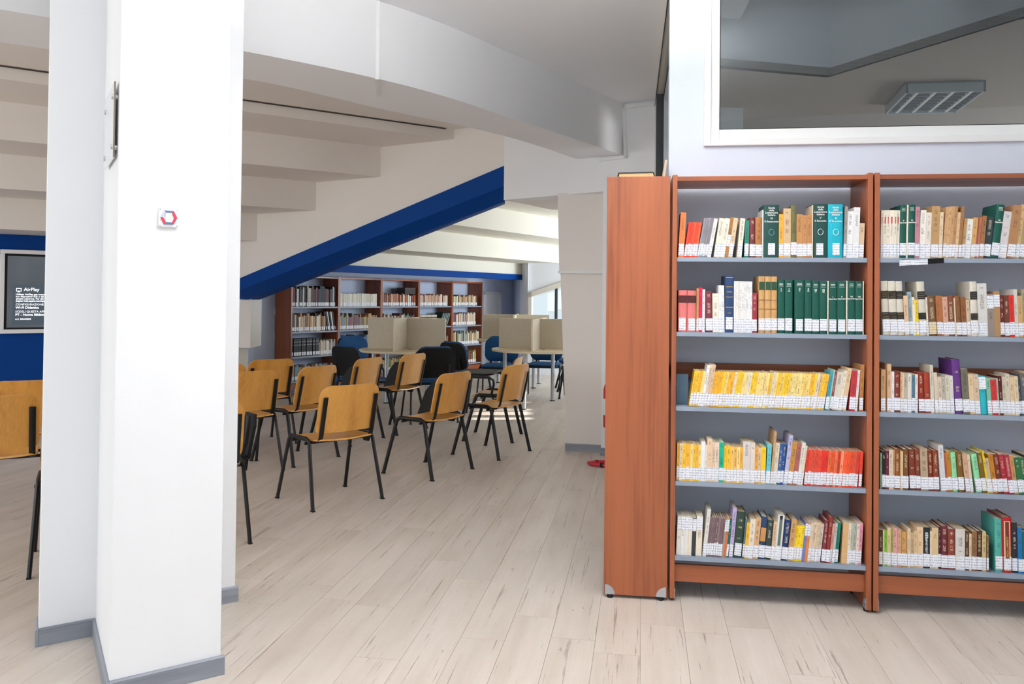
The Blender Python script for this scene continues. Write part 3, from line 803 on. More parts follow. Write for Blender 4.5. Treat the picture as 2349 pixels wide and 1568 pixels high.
# row: list of (lean in degrees, 'width,height,colour[,flags] ...') in photograph pixels; @x moves the pen, g leaves a gap
ROWS = {
 (0, 4): (1555.5, 594, [(3, '13,103,#E0763F'), (8, '6,81,r1 6,81,r2 6,81,r3 6,81,r1 6,81,r3'), (10, '5,91,gy 6,91,#8A868C 6,92,gy 6,91,#807A80 9,90,wh'), (8, '@1636 13,90,cr 12,90,cr 8,93,#A57440,m 10,91,be'), (5, '@1689 11,90,cr'),
     (1, '@1705 10,86,#2F7F6E'), (0, '13,92,mr,H 16,93,#A9713F,H 3,110,wh,n 35,121,gd,H,T1 @1787 10,100,#F0A63C 17,113,#CDAE87 13,120,#67683F,H 14,100,#B98552 10,98,#B98455 11,100,#B07E4E 2,121,bj,n 34,124,gd,H,T2 34,123,tl,H,T3'), (2, '6,118,#8F8A88 14,107,wh 14,116,wh 12,80,be')]),
 (0, 3): (1555.5, 765.5, [(0, '20,95,sa,H,B1 21,95,sa,H,B1 5,100,#B98A58 8,102,mg 6,98,wh'), (-1, '16,94,#7A2F3E,H 14,89,cr 6.5,108,wh 6,108,wh'), (0, '@1662 20,130,nv,H,B2 4.5,118,wh 4.5,118,wh 4.5,118,cr 4.5,118,wh 4.5,118,wh 4.5,118,wh 4.5,118,wh 4.5,118,wh 4.5,118,wh 11,92,#96323F @1740 14,130,gi,H,B3 13.5,130,gi,H,B3 13.5,130,gi,H,B3'),
     (0, '@1783 16.5,122,gn,H,Ra 17.5,122,gn,H,Rb @1822 22,123,gn,H,Rc 16,123,gn,H,Rd 17,121,gn,H,Re 17.5,121,gn,H,Rf 2,122,cr,n 19,121,gn,H,Rg 20,122,gn,H,Rh 3,123,cr,n 17,123,gn,H,Ri 16.5,123,gn,H,Rj 2,123,cr,n')]),
 (0, 2): (1580, 938, [(9, '6.8,82,y1 6.8,82,y1 6.8,82,y3 6.8,82,y2 6.8,96,wh 6.8,97,#D9C2A2 6.8,97,#D8B79C 6.8,82,y3 6.8,82,y3 6.8,82,y3 6.8,82,y1 6.8,82,y2 6.8,82,y3 6.8,82,y3 6.8,82,bj 6.8,82,y4 6.8,82,y1 6.8,82,y2 6.8,82,#EAD6A0 6.8,82,cr 6.8,82,y4 6.8,82,y1 6.8,82,y2 6.8,82,y2 '
     '6.8,83,#E8CF92 6.8,82,y2 6.8,82,y1 6.8,84,bj 6.8,83,y2 6.8,83,y1 6.8,83,#F0D071 6.8,83,y4 6.8,83,y1 6.8,83,#E6CD7A 6.8,83,y2 6.8,83,#EBD48A 6.8,83,y2 6.8,83,y2 6.8,83,#EFCB6A 6.8,83,y2 6.8,83,y3 6.8,83,y4 6.8,84,bj 6.8,83,#E3C584 6.8,83,y1 6.8,83,y3'),
     (8, '8,89,#3D93A8 3,94,#9CC7B5,n 6,90,#8E3A48 15,88,#D9CFBE 7,92,cr 10,98,#DDBC95'), (4, '@1952 14,92,#B8313B 6,94,wh'), (2, '9,106,#B47B45')]),
 (0, 1): (1551.5, 1107, [(1, '6,84,y3 6.5,85,bj 7.5,84,y1 10.5,84,y3 6.5,84,y2 6,83,y1 6,83,y3 6,83,y2 9.5,91,wh 4,84,cr 12,97,#DDBFA2 5.5,92,be 10,90,#E5CDBB 11,91,#12B48D 6,83,y1 9.5,83,y1 7.5,82,#F0C36F 6.5,82,#E9B45F 7,82,y2 6.5,82,y3 17,95,#D3CBC7 10,94,#E3D6C9 7,84,#EFA83A 7,82,be 11,84,#F6C324'),
     (3, '9.5,91,#6CC6D2'), (5, '5,121,#C9A174 10,95,#D9CDB5 8,93,#3C5E97 7,93,#1F4D8F'), (7, '9,114,#B9B8DC 12,99,#C08A46 9.5,96,#A8625F 9,98,#E4E2D6 4,92,bj'),
     (5, '7,82,r2 7,82,r1 7,82,#D9503A 7,82,#D8482F 7,82,r1 7,82,#E02A20 7,82,#DE2A24 7,82,#E06A3C 7,82,r3 7,82,#E2703F 7,82,r2 7,82,rp 7,82,r3 7,82,#EE5420 7,82,r1 7,82,#DE5A3A 7,82,r2'), (3, '7,82,r1')]),
 (0, 0): (1551, 1276, [(2, '9.5,87,#E8E3D8,t 8.5,88,wh,t 8.5,88,#E6E1D6,t 8,87,#E6DCC9,t 9.5,86,#33393D,t 14,91,#EAE0CB,t'), (6, '@1612 8.5,108,#DEDCD5 5,89,pt 5,89,#846A6E 5,89,pt 5,89,#6F5A5E 5,89,#8C7478 5,89,pt 5,89,#7A6064 4,89,#A2978A,t 6,90,#DE7A45,t 5,90,#0F6655'),
     (5, '9,113,#B5A6CF 21,105,#33473C,H 4,92,#56707F 7.5,83,#F4B92B 12,91,#E9DDCB 12,94,#CFA77C 15,97,#2A4468,H,B4 14,90,#2F3F3D,H 8,88,#D6B896 15,104,#DDDCD6,B5'), (6, '14.5,93,#1E3566,H 12,95,#C79A63 6.7,82,#F5D21F 6.7,82,#F6D428 6.7,82,#F5D21F 6,90,#6C79B5,t 6.5,90,#D9803F,t 6,90,bj 9.5,92,#DBC2A4 6,92,be 8,88,#CFC6B8'),
     (5, '9.5,97,#7B3038,H 9,105,#8F332F,H 5,90,#E5A191 6,92,#B9B6B1 8,93,#0E7E6E'), (3, '@1934 12.5,94,#D9AF7D,n 6,93,cr 6,94,#BDB9A6 6.5,93,#9FB0A6 6,94,#E3CFC0 7.5,95,#DE95A8')]),
 (1, 4): (2019.5, 594, [(1, '5,110,cr,P 8,110,cr,P 5.5,110,cr,P 9.5,110,cr,P 6.5,110,cr,P 7,110,cr,P 14,122,gn,H,Rk 3,122,cr,n 15,123,gn,H,Rl 10,118,#B27B86'), (2, '13,111,#E6E2DA 11,105,#DDD4C9 18,120,#B89263 8,106,#DCC6A4'), (4, '6.5,118,ta 6.5,119,#C8A074 6.5,119,#BE9468 6.5,120,#B08458 6.5,106,#D3B48C 6.5,119,#9C7046'),
     (5, '7,92,#B9915F 13.5,91,#E6E4E0 9.5,94,#C99E62 4,94,#A4553E 5,96,#B0705A 9,98,#9A6A42'), (6, '15,95,#2F3A40'), (7, '17,124,gn,H,Rm 17,108,#D5D0D2 17,122,#A97C54 9.5,124,#C9A678 14,117,#9C8F63 10,108,#8A7A55 12,100,#C9BFA8')]),
 (1, 3): (2026, 772, [(-3, '16,124,iv,H,B6 16.5,124,iv,H,B6 15,124,iv,H,B6 9.5,91,#DDB995 9.5,100,#8FA3AB 6,88,cr 6,82,#EBCB1B 17,124,iv,H,B6 4,88,cr'), (-3, '18,92,#6E4E33,H,c 9,92,#A9683A 5,92,#A9683A 11,90,#C89A84 14,92,#7F4A33,H 3,88,#D9C5A8,n 11.5,92,#8A5A33,H 11,90,#8A5730 7.5,84,#C9B198'), (-2, '15,126,iv,H,B6 21,122,#DAD8D3 14.5,98,#8B8079,t 13,104,#A98358,t 9,95,#6E1F18 10,95,#6B3A2C 11,96,#D92B1B 8,110,#CFCBC4 10,95,#C9A46E 12,110,#A39A80')]),
 (1, 2): (2021, 946.5, [(0, '10,97,#C39A6A 3.5,96,#7A5230,n 9,110,#CDA984 6,93,wh 13.5,92,#7E302B,H 4,92,#D9A574 4,90,cr 7.5,88,#B5A894 8.5,89,#DEDACF 8,86,#4F7287 6,88,cr'), (-2, '13,92,#8A2418,H 13,92,#9A3A22,H 7.5,110,#CFC6B4'), (-3, '8,93,#D2C5B2 8,84,#CBB9A4 8,84,#B6AE9F 8,88,#CDC9B4 8.5,87,#D5D0CB'),
     (-4, '18,124,#5C2F7A,H 15,103,#6E6A5B 11,92,#D8BE99 11,92,#CDB79C'), (-4, '16,88,#25AFC0,H,t 9,84,#7FB8A0 12.5,81,#C8302F 4,84,#A9CDB6 7,90,#5A1216'), (-3, '8,88,#CBBFA8 9,95,#C9BFAC 8,88,be 8.5,90,#D9C7A0 6,85,#33465C 14,95,#5D5A5B,H 12,100,#C2A67C')]),
 (1, 1): (2019.5, 1123, [(0, '3.5,82,#8FB096,n 8,86,#1A1B1D 7,88,#6A2331 9,90,#D6C6AF 4,90,#C28E62 12,92,#8A4F22,H 5.5,88,#D9B98A 12,93,#75481F,H'), (-2, '14,93,bk,H 10,93,#803A28,H 16,96,#B09A80 12,92,#7A3018,H 12,92,#8A3A1C,H'), (-4, '11,106,#CFCFD0 5,88,#A55A4B 9.5,92,#B87A20 13,90,mt,H 12,92,#7A5415,H'),
     (-6, '10,88,#C7A184 6,87,#D3BCA0'), (-8, '@2238 13.5,88,mt,H 10,92,#7B5A16 4,98,#D9C21C 8,80,#C2AE98 10,90,#B8791A 13,90,#7A2E1C,H 11,90,#A32A37 11,90,#A83040 9,88,#C08E5A 11.5,85,#2E6B3E 11,85,#2F6A42 12,92,#1D2422')]),
 (1, 0): (2017, 1304, [(0, '8,82,#4E2A1E 3,82,#C9CF9A,n 7,81,#7FB02A 8,86,#D2B995 4,86,#8E9A3E 9,88,#E3A1A6 8,85,#C8A07A 14,79,#C9995A,H 7,88,#DCC3A2 7,80,#C0A27C 7,84,#CDB48C 13.5,93,#E0BE97 14.5,93,#16242B,T4 4,85,#E6D2B0 14,93,#D9BE94 6,95,#431A20 14.5,98,#6A2630,H 16,92,#82392D,H 20,94,#D5CFC9 9.5,90,#5A3A1C 5,84,#D9C8A8 11,90,#8A6240 12,91,#4E2F1B,H 8.5,90,#CDB880 5,82,#7A5A3E'),
     (-1, '@2283 15,122,#4FA79A,H 21,126,#B01E24,H,T5 12,115,#2B2A2E 9,105,#1D6FAE 14,95,#0F6B4E,H 10,96,#7A6A52')]),
}
SHELFNAME = {4: 'top shelf', 3: 'second shelf down', 2: 'third shelf down', 1: 'fourth shelf down', 0: 'bottom shelf'}
ORD = ('first second third fourth fifth sixth seventh eighth ninth tenth eleventh twelfth thirteenth fourteenth fifteenth sixteenth seventeenth eighteenth nineteenth twentieth').split()
TENS = {2: 'twenty', 3: 'thirty', 4: 'forty', 5: 'fifty', 6: 'sixty'}
def ordinal(n):
    if n <= 20: return ORD[n - 1]
    t, u = divmod(n, 10)
    return {3: 'thirtieth', 4: 'fortieth', 5: 'fiftieth', 6: 'sixtieth'}[t] if u == 0 else TENS[t] + '-' + ORD[u - 1]
rnd = random.Random(11)
BLK = plain('dark_spine_band', '#1E1C1C', .5); GRNL = plain('green_spine_label', '#1F4B33', .5); MRL = plain('maroon_spine_label', '#4E1218', .5); TANL = plain('tan_spine_label', '#C58F55', .6); GRYL = plain('grey_green_spine_label', '#5E7168', .6); REDL = plain('red_print', '#B9403C', .6); PALEL = plain('pale_spine_frame', '#E6D2A6', .6); WINE = plain('brown_red_panel', '#7A2A1C', .6)
def book_meshes(w, d, h, hard):
    c = min(.0028 if hard else .0012, w * .2)
    ov = .003 if hard else 0.0
    mb = MB()
    if hard and w > .012:                                                   # rounded back
        k = 6; r = min(.006, w * .25)
        out = [(w / 2 - math.cos(math.pi * i / k) * w / 2, r - math.sin(math.pi * i / k) * r) for i in range(k + 1)]
        ins = [(w / 2 + (x - w / 2) * (w - 2 * c) / w, y + c) for x, y in out]
        poly = [(0, d)] + out + [(w, d), (w - c, d)] + ins[::-1] + [(c, d)]
    else:
        poly = [(0, d), (0, 0), (w, 0), (w, d), (w - c, d), (w - c, c), (c, c), (c, d)]
        r = 0
    mb.prism(poly, 0, h)
    pg = MB().box(c, w - c, r + c, d - ov, ov, h - ov)
    return mb, pg
TXT = []
seen_labels = {}
FIT = {(0, 4): .972, (0, 2): .952, (0, 1): .98, (0, 0): .979}
def place_row(unit_i, lev, x0, ybase, segs):
    kf = FIT.get((unit_i, lev), 1.0)
    ub = bayA if unit_i == 0 else bayB
    uoff = 0 if unit_i == 0 else UW + UG
    z = SH[lev]
    def lx(px): return bpx(px, ybase, .02)[0]
    x = lx(x0)
    cnt = 0
    prev = None
    xmax = UW - .0245 + uoff
    for lean, toks in segs:
        a = math.radians(lean)
        for tok in toks.split():
            if tok[0] == '@':
                x = max(x, lx(x0 + (float(tok[1:]) - x0) * kf)); continue
            f = tok.split(',')
            wp, hp, c = float(f[0]), float(f[1]), K.get(f[2], f[2]); fl = f[3:]
            wpt = bw(x, .02, z)
            ppm = FPX / (wpt - CAM).dot(FW)
            w = wp * kf / ppm * math.cos(a) - .0004; h = hp / ppm
            d = min(.205, max(.11, h * .66)) * rnd.uniform(.95, 1.04)
            if prev:
                x += max(0.0, min(prev[1], h) * (math.tan(prev[0]) - math.tan(a)))
            prev = (a, h)
            hard = 'H' in fl
            y = .022 + rnd.uniform(-.003, .004) - (.004 if hp > 115 else 0)
            X = x - uoff
            mb, pg = book_meshes(w, d, h, hard)
            cnt += 1
            size = 'slim ' if wp < 7.2 else ('thick ' if wp > 15.5 else '')
            kind = 'hardback' if hard else ('slipcase edge' if 'n' in fl and wp < 4 else 'paperback')
            where = 'from the end panel on the ' if unit_i == 0 else 'past the double upright on the '
            lab = f'{size}{cname(c)} {kind}, {ordinal(cnt)} {where}{SHELFNAME[lev]}'
            b = mb.build('book', BOOK, None)
            col = lin(c); j = rnd.uniform(.95, 1.05)
            b.color = (*(min(1, q * j) for q in col), 0.0 if (any(q[0] in 'TRB' for q in fl) or 'n' in fl) else 1.0)
            tag(b, lab, 'book', 'books on the cherry shelves')
            # seat the book on the shelf
            rise = w * math.sin(a) if a > 0 else 0
            if a > 0: X += w * math.sin(a) * math.tan(a)
            wx = bw(X + uoff, y, z + rise + .0004)
            b.matrix_world = Matrix.Translation(wx) @ Matrix.Rotation(ROTB, 4, 'Z') @ Matrix.Rotation(a, 4, 'Y')
            pg.build('page_block', PAGEW if rnd.random() < .4 else PAGES, b)
            fy = -.0008
            if 'n' not in fl:
                sw_ = min(w * .97, .031); sh_ = .056 * rnd.uniform(.96, 1.04)
                zb = .006 + rnd.random() * .004
                if hp > 117 and hard: zb = .012 + rnd.random() * .003
                if 't' in fl: zb = h * .66
                if 'm' in fl: zb = h * .28
                s = MB(); xs = (w - sw_) / 2 + (rnd.uniform(-.15, .15) * (w - sw_))
                s.box(xs, xs + sw_, fy - .0004, .003 if not hard else .004, zb, zb + sh_)
                s.build('call_number_sticker', STICKC if 'c' in fl else STICK, b)
            def band(zf0, zf1, mat, inset=0.0, name='spine_label'):
                MB().box(w * inset, w * (1 - inset), fy, .004, h * zf0, h * zf1).build(name, mat, b)
            def print_(t, size, zf, mat=INKW, xx=None): TXT.append((t, size, b, (w / 2 if xx is None else xx, fy - .0006, h * zf), (math.pi / 2, 0, 0), mat, 'CENTER'))
            for q in fl:
                if q == 'B1': band(.70, .875, MRL, .03); [band(.72 + .04 * i, .73 + .04 * i, INKG, .2, 'gilt_line') for i in range(4)]
                if q == 'B2': [band(v, v + .01, INKG, .08, 'gilt_line') for v in (.26, .44, .62, .80, .965)]; band(.71, .72, INKG, .2, 'gilt_line'); band(.34, .348, INKG, .3, 'gilt_line')
                if q == 'B3': band(.76, .905, GRNL, .08); [band(v, v + .006, MRL, .06, 'tooled_line') for v in (.58, .42)]
                if q == 'B4': band(.42, .74, TANL, .1)
                if q == 'B5': band(.32, .9, GRYL, .28); band(.9, .98, BLK, .28)
                if q == 'B6': band(.67, .815, BLK, .02); band(.30, .42, BLK, .02); [band(v, v + .008, INKG, .12, 'gilt_line') for v in (.70, .735, .775, .33, .385)]
                if q in ('T1', 'T2', 'T3'):
                    for i, t in enumerate(('Storia', 'della', 'Letteratura', 'Italiana')): print_(t, .0125, .925 - i * .045)
                    num, nm = {'T1': ('VI', 'Il Settecento'), 'T2': ('V', 'Il Seicento'), 'T3': ('II', 'Il Trecento')}[q]
                    print_(num, .013, .725); print_(nm, .0125, .668)
                    em = MB(); cx_, cz_ = w / 2, h * .48
                    em.tube([(cx_ + math.cos(t) * .0115, fy - .0004, cz_ + math.sin(t) * .014) for t in [math.radians(d_) for d_ in range(50, 400, 20)]], .0012, 5, flat=.4, hint=(1, 0, 0))
                    em.build('emblem', plain('pale_blue_print', '#7FA5AE', .5) if q == 'T1' else INKW, b)
                if q[0] == 'R':
                    for v in (.91, .935): band(v, v + .008, INKW, .25, 'title_line')
                    band(.885, .89, INKW, .2, 'title_line'); band(.075, .083, INKW, .2, 'title_line')
                    i = 'abcdefghijklm'.index(q[1])
                    num = ['I', 'I', 'II', 'II', 'III', 'III', 'I', 'II', 'VII', 'VIII', 'V', 'VI', 'IX'][i]
                    if i < 6:
                        print_(num, .015, .81); print_('*' if i % 2 == 0 else '**', .012, .77)
                    else:
                        print_(num, .010, .69); print_('Appendice', .0088, .655)
                if q == 'T4':
                    for v in (.76, .80, .84): band(v, v + .012, INKW, .25, 'title_line')
                    TXT.append(('LUISA SANFELICE', .0125, b, (w * .62, fy - .0006, h * .365), (math.pi / 2, -math.pi / 2, 0), INKW, 'LEFT'))
                if q == 'T5':
                    band(.04, .93, PALEL, .2); MB().box(w * .3, w * .7, fy - .0006, .003, h * .26, h * .92).build('title_panel', WINE, b)
                    TXT.append(('ENZA LAMBERTI', .0125, b, (w * .6, fy - .0014, h * .28), (math.pi / 2, -math.pi / 2, 0), INKG, 'LEFT'))
                if q == 'P': MB().box(w * .3, w * .62, fy, .002, h * .72, h * .86).build('title_print', REDL, b)
            # next place
            x = x + w / math.cos(a) + .0005
    a, h = prev
    print('row', unit_i, lev, 'n', cnt, 'end over by mm', round((x + max(0, h * math.tan(a)) - xmax) * 1000, 1))
for (u, lev), (x0, yb, segs) in ROWS.items(): place_row(u, lev, x0, yb, segs)
for t, size, b, loc, rot, mat, al in TXT: text_mesh(t, size, mat, b, loc, rot, 'title_lettering', .0002, al)
# thin metal bookend showing at the start of the yellow row
be_ = MB().box(.03, .085, .10, .102, 0, .145); be_.box(.03, .085, .06, .10, 0, .0015)
o = be_.build('bookend', plain('blue_grey_metal', '#4F6B84', .4), None); o.location = bw(0, 0, SH[2]); o.rotation_euler = (0, 0, ROTB)
tag(o, 'blue-grey metal bookend at the start of the yellow row', 'bookend')
# book lying on the end-on bookcase, and a wooden board leaning in the corner
fb_ = thing('book', 'tan-paged book lying flat on top of the end-on bookcase', 'book', bw(XA + .02, .03, 2.0), ROTB)
f = MB(); f.slab([(.025, 0, 0), (.03, 0, .022), (.036, 0, .0245), (.195, 0, .027), (.2, 0, .024), (.208, 0, .001), (.205, 0, .001), (.196, 0, .022), (.036, 0, .020), (.033, 0, .018), (.03, 0, 0)], (0, .26, 0))
o = f.build('cover', plain('dark_green_binding', '#1E2A2C', .5), fb_); bpy_recalc(o)
MB().slab([(.033, .004, 0), (.203, .004, 0), (.195, .004, .0215), (.036, .004, .0195)], (0, .25, 0)).build('page_block', plain('toned_page_edge', '#D9B07E', .8, vs=60), fb_)
bd = MB(); bd.slab([(.262, .14, 2.001), (.274, .14, 2.001), (.289, .14, 2.10), (.277, .14, 2.10)], (0, .20, 0))
o = bd.build('wooden_board', wood('pale_plywood', '#CDB79C', '#B39B7E', 2), None); o.location = bw(XA, 0, 0); o.rotation_euler = (0, 0, ROTB); bpy_recalc(o)
tag(o, 'thin pale wooden board leaning on top of the end-on bookcase', 'board')

# ------------------------------------------------------------------ far bookcases
FSH = [.21, .55, .90, 1.25]
ang3 = math.atan2(D3[1], D3[0])
FARL = ['far bookcase nearest the boxed pillar holding a run of black volumes', 'far bookcase second from the boxed pillar with ivory volumes on top', 'far bookcase third from the boxed pillar, middle of five', 'far bookcase fourth from the boxed pillar with striped slanted books', 'far bookcase beside the low white door']
for i in range(5):
    p = on(BK0, D3, i * .932)
    bay(FARL[i], (p[0], p[1], 0), ang3, .93, 1.69, .32, FSH, 'row of far bookcases', lip=.022, kick=(.09, .17), detail=False, t=.022)
PAL = {
 (0, 3): (.27, .03, ['#1E2226', '#20303A', '#E2E2DE', '#8A2A2E', '#4A3A30', '#22282C', '#C9C2B4', '#15181B']), (0, 2): (.235, .03, ['#C9B08A', '#D9C8A6', '#8A5A3A', '#2A2A2C', '#B98A58', '#E0D8C8', '#5A2A26']), (0, 1): (.25, .0, ['#17181B']), (0, 0): (.2, .02, ['#8C8F92', '#6F8F96', '#B9B4A8', '#7A5A48', '#9C6A4A', '#C2B8A6']),
 (1, 3): (.195, .005, ['#D9D4C4', '#E2DDCE', '#CFC8B6']), (1, 2): (.22, .04, ['#C0A070', '#B98A55', '#5F7A6E', '#7C8F96', '#A04A52', '#3F6A86']), (1, 1): (.24, .03, ['#8FA6A6', '#C9C4B0', '#9A9AA8', '#5A6B86', '#E0DDD0']), (1, 0): (.2, .03, ['#4A2A2A', '#4F7A84', '#7FA0A4', '#A05A48', '#BFB8A6']),
 (2, 3): (.2, .03, ['#D8D0BE', '#C08A58', '#B0603A', '#8A8F6A', '#E6E2D6', '#9A4A30', '#6A2A24']), (2, 2): (.21, .03, ['#5A2A26', '#7C3A34', '#5F7A66', '#C9BFA8', '#8A8A84', '#D9D4C8']), (2, 1): (.2, .02, ['#B9A888', '#8A5A40', '#D0C4A8']), (2, 0): (.19, .02, ['#C9A27A', '#7A8A4A', '#B08A60', '#D8C6A4']),
 (3, 3): (.19, .02, ['#D9CDB8', '#C7B08C', '#B98A60', '#C9A0A0', '#6E1F20', '#E2DED2']), (3, 2): (.2, .0, ['#D6CDBA']), (3, 1): (.18, .02, ['#C9BCA0', '#8A6A50', '#D9D2C4']), (3, 0): (.2, .02, ['#8A7A60', '#C2B090']),
 (4, 3): (.18, .02, ['#D9D2A8', '#B0825A', '#E6E2DA', '#B9C48A', '#C8A884', '#7A4A3A']), (4, 2): (.21, .02, ['#D8D0C2', '#6A4A6A', '#C9B48A', '#A85A50', '#E2D8C6']), (4, 1): (.22, .03, ['#B9AC94', '#1F4A3A', '#D9C9A8', '#C09A6A', '#8A9A9A']), (4, 0): (.2, .03, ['#DDE0DC', '#4A3A5A', '#C9A46A', '#B8553A', '#5A4A3A', '#D9CFA8']),
}
FILL = {(0, 3): .93, (0, 2): .98, (0, 1): .96, (0, 0): .9, (1, 3): .9, (2, 3): .93, (3, 3): .88, (4, 3): .84, (4, 2): .8, (3, 2): .55, (4, 0): .85}
fb2 = MB(); fcols = []
def fbook(o, ux, uy, uz, c):
    fb2.obox(o, ux, uy, uz); fcols.extend([lin(c)] * 6)
r7 = random.Random(3)
for (u, lv), (hh, hv, pal) in PAL.items():
    x = .026; xe = .93 * FILL.get((u, lv), .92)
    z = FSH[lv]
    while x < xe:
        w = r7.uniform(.018, .042) if (u, lv) not in ((1, 3), (0, 1), (3, 2)) else .030
        if x + w > .905: break
        h = hh + r7.uniform(-hv, hv); d = .17
        c = r7.choice(pal)
        if (u, lv) == (0, 1) and x > .56: c = r7.choice(['#C9BCA8', '#D9D4CC', '#B08A62', '#7C8AA0']); h = r7.uniform(.17, .24)
        lean = 0
        if (u, lv) == (0, 2) and x > .68: lean = -.22; c = r7.choice(['#18191C', '#222326', '#D8D6D0']); h = .28
        ux = Vector((*D3, 0)); uy = Vector((*N3, 0)); uz = Vector((0, 0, 1))
        p = on(BK0, D3, u * .932 + x, N3, .03 + r7.uniform(0, .012))
        up = (uz * math.cos(lean) + ux * math.sin(lean)); sd = ux * math.cos(lean) - uz * math.sin(lean)
        o0 = Vector((*p, z + .0005 + (w * math.sin(lean) if lean > 0 else 0)))
        if lean < 0: o0 = o0 + ux * (h * math.sin(-lean)) * .35
        fbook(o0, sd * (w - .0015), uy * d, up * h, c)
        fbook(o0 + up * .012 - uy * .0012 + sd * w * .08, sd * w * .8, uy * .004, up * .05, '#EBECEF')
        if (u, lv) in ((3, 2),):
            for zz in (.45, .72): fbook(o0 + up * h * zz - uy * .001, sd * (w - .0015), uy * .003, up * h * .1, '#3A2A24')
        if (u, lv) == (0, 1) and x < .56:
            for zz in (.62, .8): fbook(o0 + up * h * zz - uy * .001 + sd * w * .15, sd * w * .6, uy * .003, up * .012, '#9A9A9A')
        x += w + (.006 if lean else .0)
# slanted striped volumes on the fourth bookcase, flat dark stack on the third
for i in range(5):
    p = on(BK0, D3, 3 * .932 + .60 + i * .045, N3, .03)
    lean = .42; ux = Vector((*D3, 0)); uz = Vector((0, 0, 1)); uy = Vector((*N3, 0))
    up = uz * math.cos(lean) + ux * math.sin(lean); sd = ux * math.cos(lean) - uz * math.sin(lean)
    fbook(Vector((*p, FSH[2] + .018)), sd * .036, uy * .17, up * .24, '#10352E'); fbook(Vector((*p, FSH[2] + .018)) - uy * .001 + sd * .028, sd * .008, uy * .004, up * .24, '#D9DDD8')
for i in range(3):
    p = on(BK0, D3, 2 * .932 + .60, N3, .03)
    fbook(Vector((*p, FSH[3] + .20 + i * .035)), Vector((*D3, 0)) * .27, Vector((*N3, 0)) * .18, Vector((0, 0, .033)), ['#3A2A26', '#2A2422', '#4A3630'][i])
ro = fb2
me = ro.mesh('shelved_books', None or plain('tmp', '#808080'))
att = me.color_attributes.new('tone', 'FLOAT_COLOR', 'CORNER')
ci = 0
buf = []
for poly, c in zip(me.polygons, fcols): buf += [*c, 1.0] * poly.loop_total
att.data.foreach_set('color', buf)
fm, t, b_ = nt('far_book_covers')
an = t.nodes.new('ShaderNodeAttribute'); an.attribute_name = 'tone'
hs = t.nodes.new('ShaderNodeHueSaturation'); t.links.new(an.outputs['Color'], hs.inputs['Color'])
t.links.new(mathn(t, 'ADD', mathn(t, 'MULTIPLY', noise(t, objco(t), 60, 3), .4), .8), hs.inputs['Value'])
t.links.new(hs.outputs[0], b_.inputs['Base Color']); b_.inputs['Roughness'].default_value = .55
me.materials.clear(); me.materials.append(fm)
o = link('shelved_books', me); tag(o, 'mixed library books filling the five far bookcases', 'books', kind='stuff')

# ------------------------------------------------------------------ chairs
def sheet(fn, nu, nv, th, nrm_sign=1):
    """thin curved board: fn(u, v) -> point, thickened along its normal"""
    P = [[Vector(fn(i / nu, j / nv)) for i in range(nu + 1)] for j in range(nv + 1)]
    vs, fs = [], []
    def nrm(i, j):
        a = P[j][min(i + 1, nu)] - P[j][max(i - 1, 0)]; b = P[min(j + 1, nv)][i] - P[max(j - 1, 0)][i]
        return a.cross(b).normalized() * nrm_sign
    for j in range(nv + 1):
        for i in range(nu + 1): vs.append(P[j][i])
    o = len(vs)
    for j in range(nv + 1):
        for i in range(nu + 1): vs.append(P[j][i] - nrm(i, j) * th)
    w = nu + 1
    for j in range(nv):
        for i in range(nu):
            a = j * w + i
            fs.append((a, a + 1, a + 1 + w, a + w)); fs.append((o + a, o + a + w, o + a + 1 + w, o + a + 1))
    ring = [i for i in range(w)] + [j * w + nu for j in range(1, nv + 1)] + [nv * w + i for i in range(nu - 1, -1, -1)] + [j * w for j in range(nv - 1, 0, -1)]
    for a, b in zip(ring, ring[1:] + ring[:1]): fs.append((a, o + a, o + b, b))
    mb = MB(); mb.add(vs, fs)
    return mb
def rounded(u, v, hw, r, lo, hi, rl=None):
    """map the unit square to a panel hw wide each side, lo..hi, with rounded corners"""
    rl = r if rl is None else rl
    s = lo + (hi - lo) * v
    k = hw
    if s > hi - r: k = hw - r + math.sqrt(max(0, r * r - (s - (hi - r)) ** 2))
    if s < lo + rl: k = min(k, hw - rl + math.sqrt(max(0, rl * rl - (lo + rl - s) ** 2)))
    return (2 * u - 1) * k, s
EASE = [0, .02, .06, .12, .2, .3, .42, .55, .68, .78, .86, .92, .96, .985, 1]
def ev(v): 
    x = v * (len(EASE) - 1); i = min(int(x), len(EASE) - 2); return EASE[i] + (EASE[i + 1] - EASE[i]) * (x - i)
FX = .272
def leg_frame(s, parent, mat=None):
    xt = .246
    pts = [(s * FX, .250, .0), (s * (xt + .003), .140, .418), (s * xt, .128, .440), (s * xt, .103, .453), (s * xt, -.100, .453), (s * xt, -.128, .440), (s * (xt + .002), -.142, .418), (s * FX, -.240, .0)]
    o = MB().tube(pts, .0165, 10, flat=.68, hint=(0, 1, 0)).build('leg_frame', mat or BLACK, parent, True)
    for y in (.250, -.240):
        MB().box(s * FX - .0105, s * FX + .0105, y - .0155, y + .0155, 0, .008).build('foot_cap', RUBBER, o)
    return o
def seat_fn(u, v):
    x, y = rounded(u, ev(v), .222, .07, -.205, .205, .05)
    z = .452 - .014 * (1 - (x / .222) ** 2) * (1 - max(0, (y / .205)) ** 2)
    if y > .13: z -= ((y - .13) / .075) ** 2 * .022
    if y < -.12: z += ((-.12 - y) / .085) ** 2 * .012
    return (x, y, z)
LEAN = .22
def back_y(x, z): return -.183 - LEAN * (z - .49) - .030 * (1 - (x / .232) ** 2)
def back_fn(u, v):
    x, z = rounded(u, ev(v), .232, .075, .497, .815, .03)
    return (x, back_y(x, z), z)
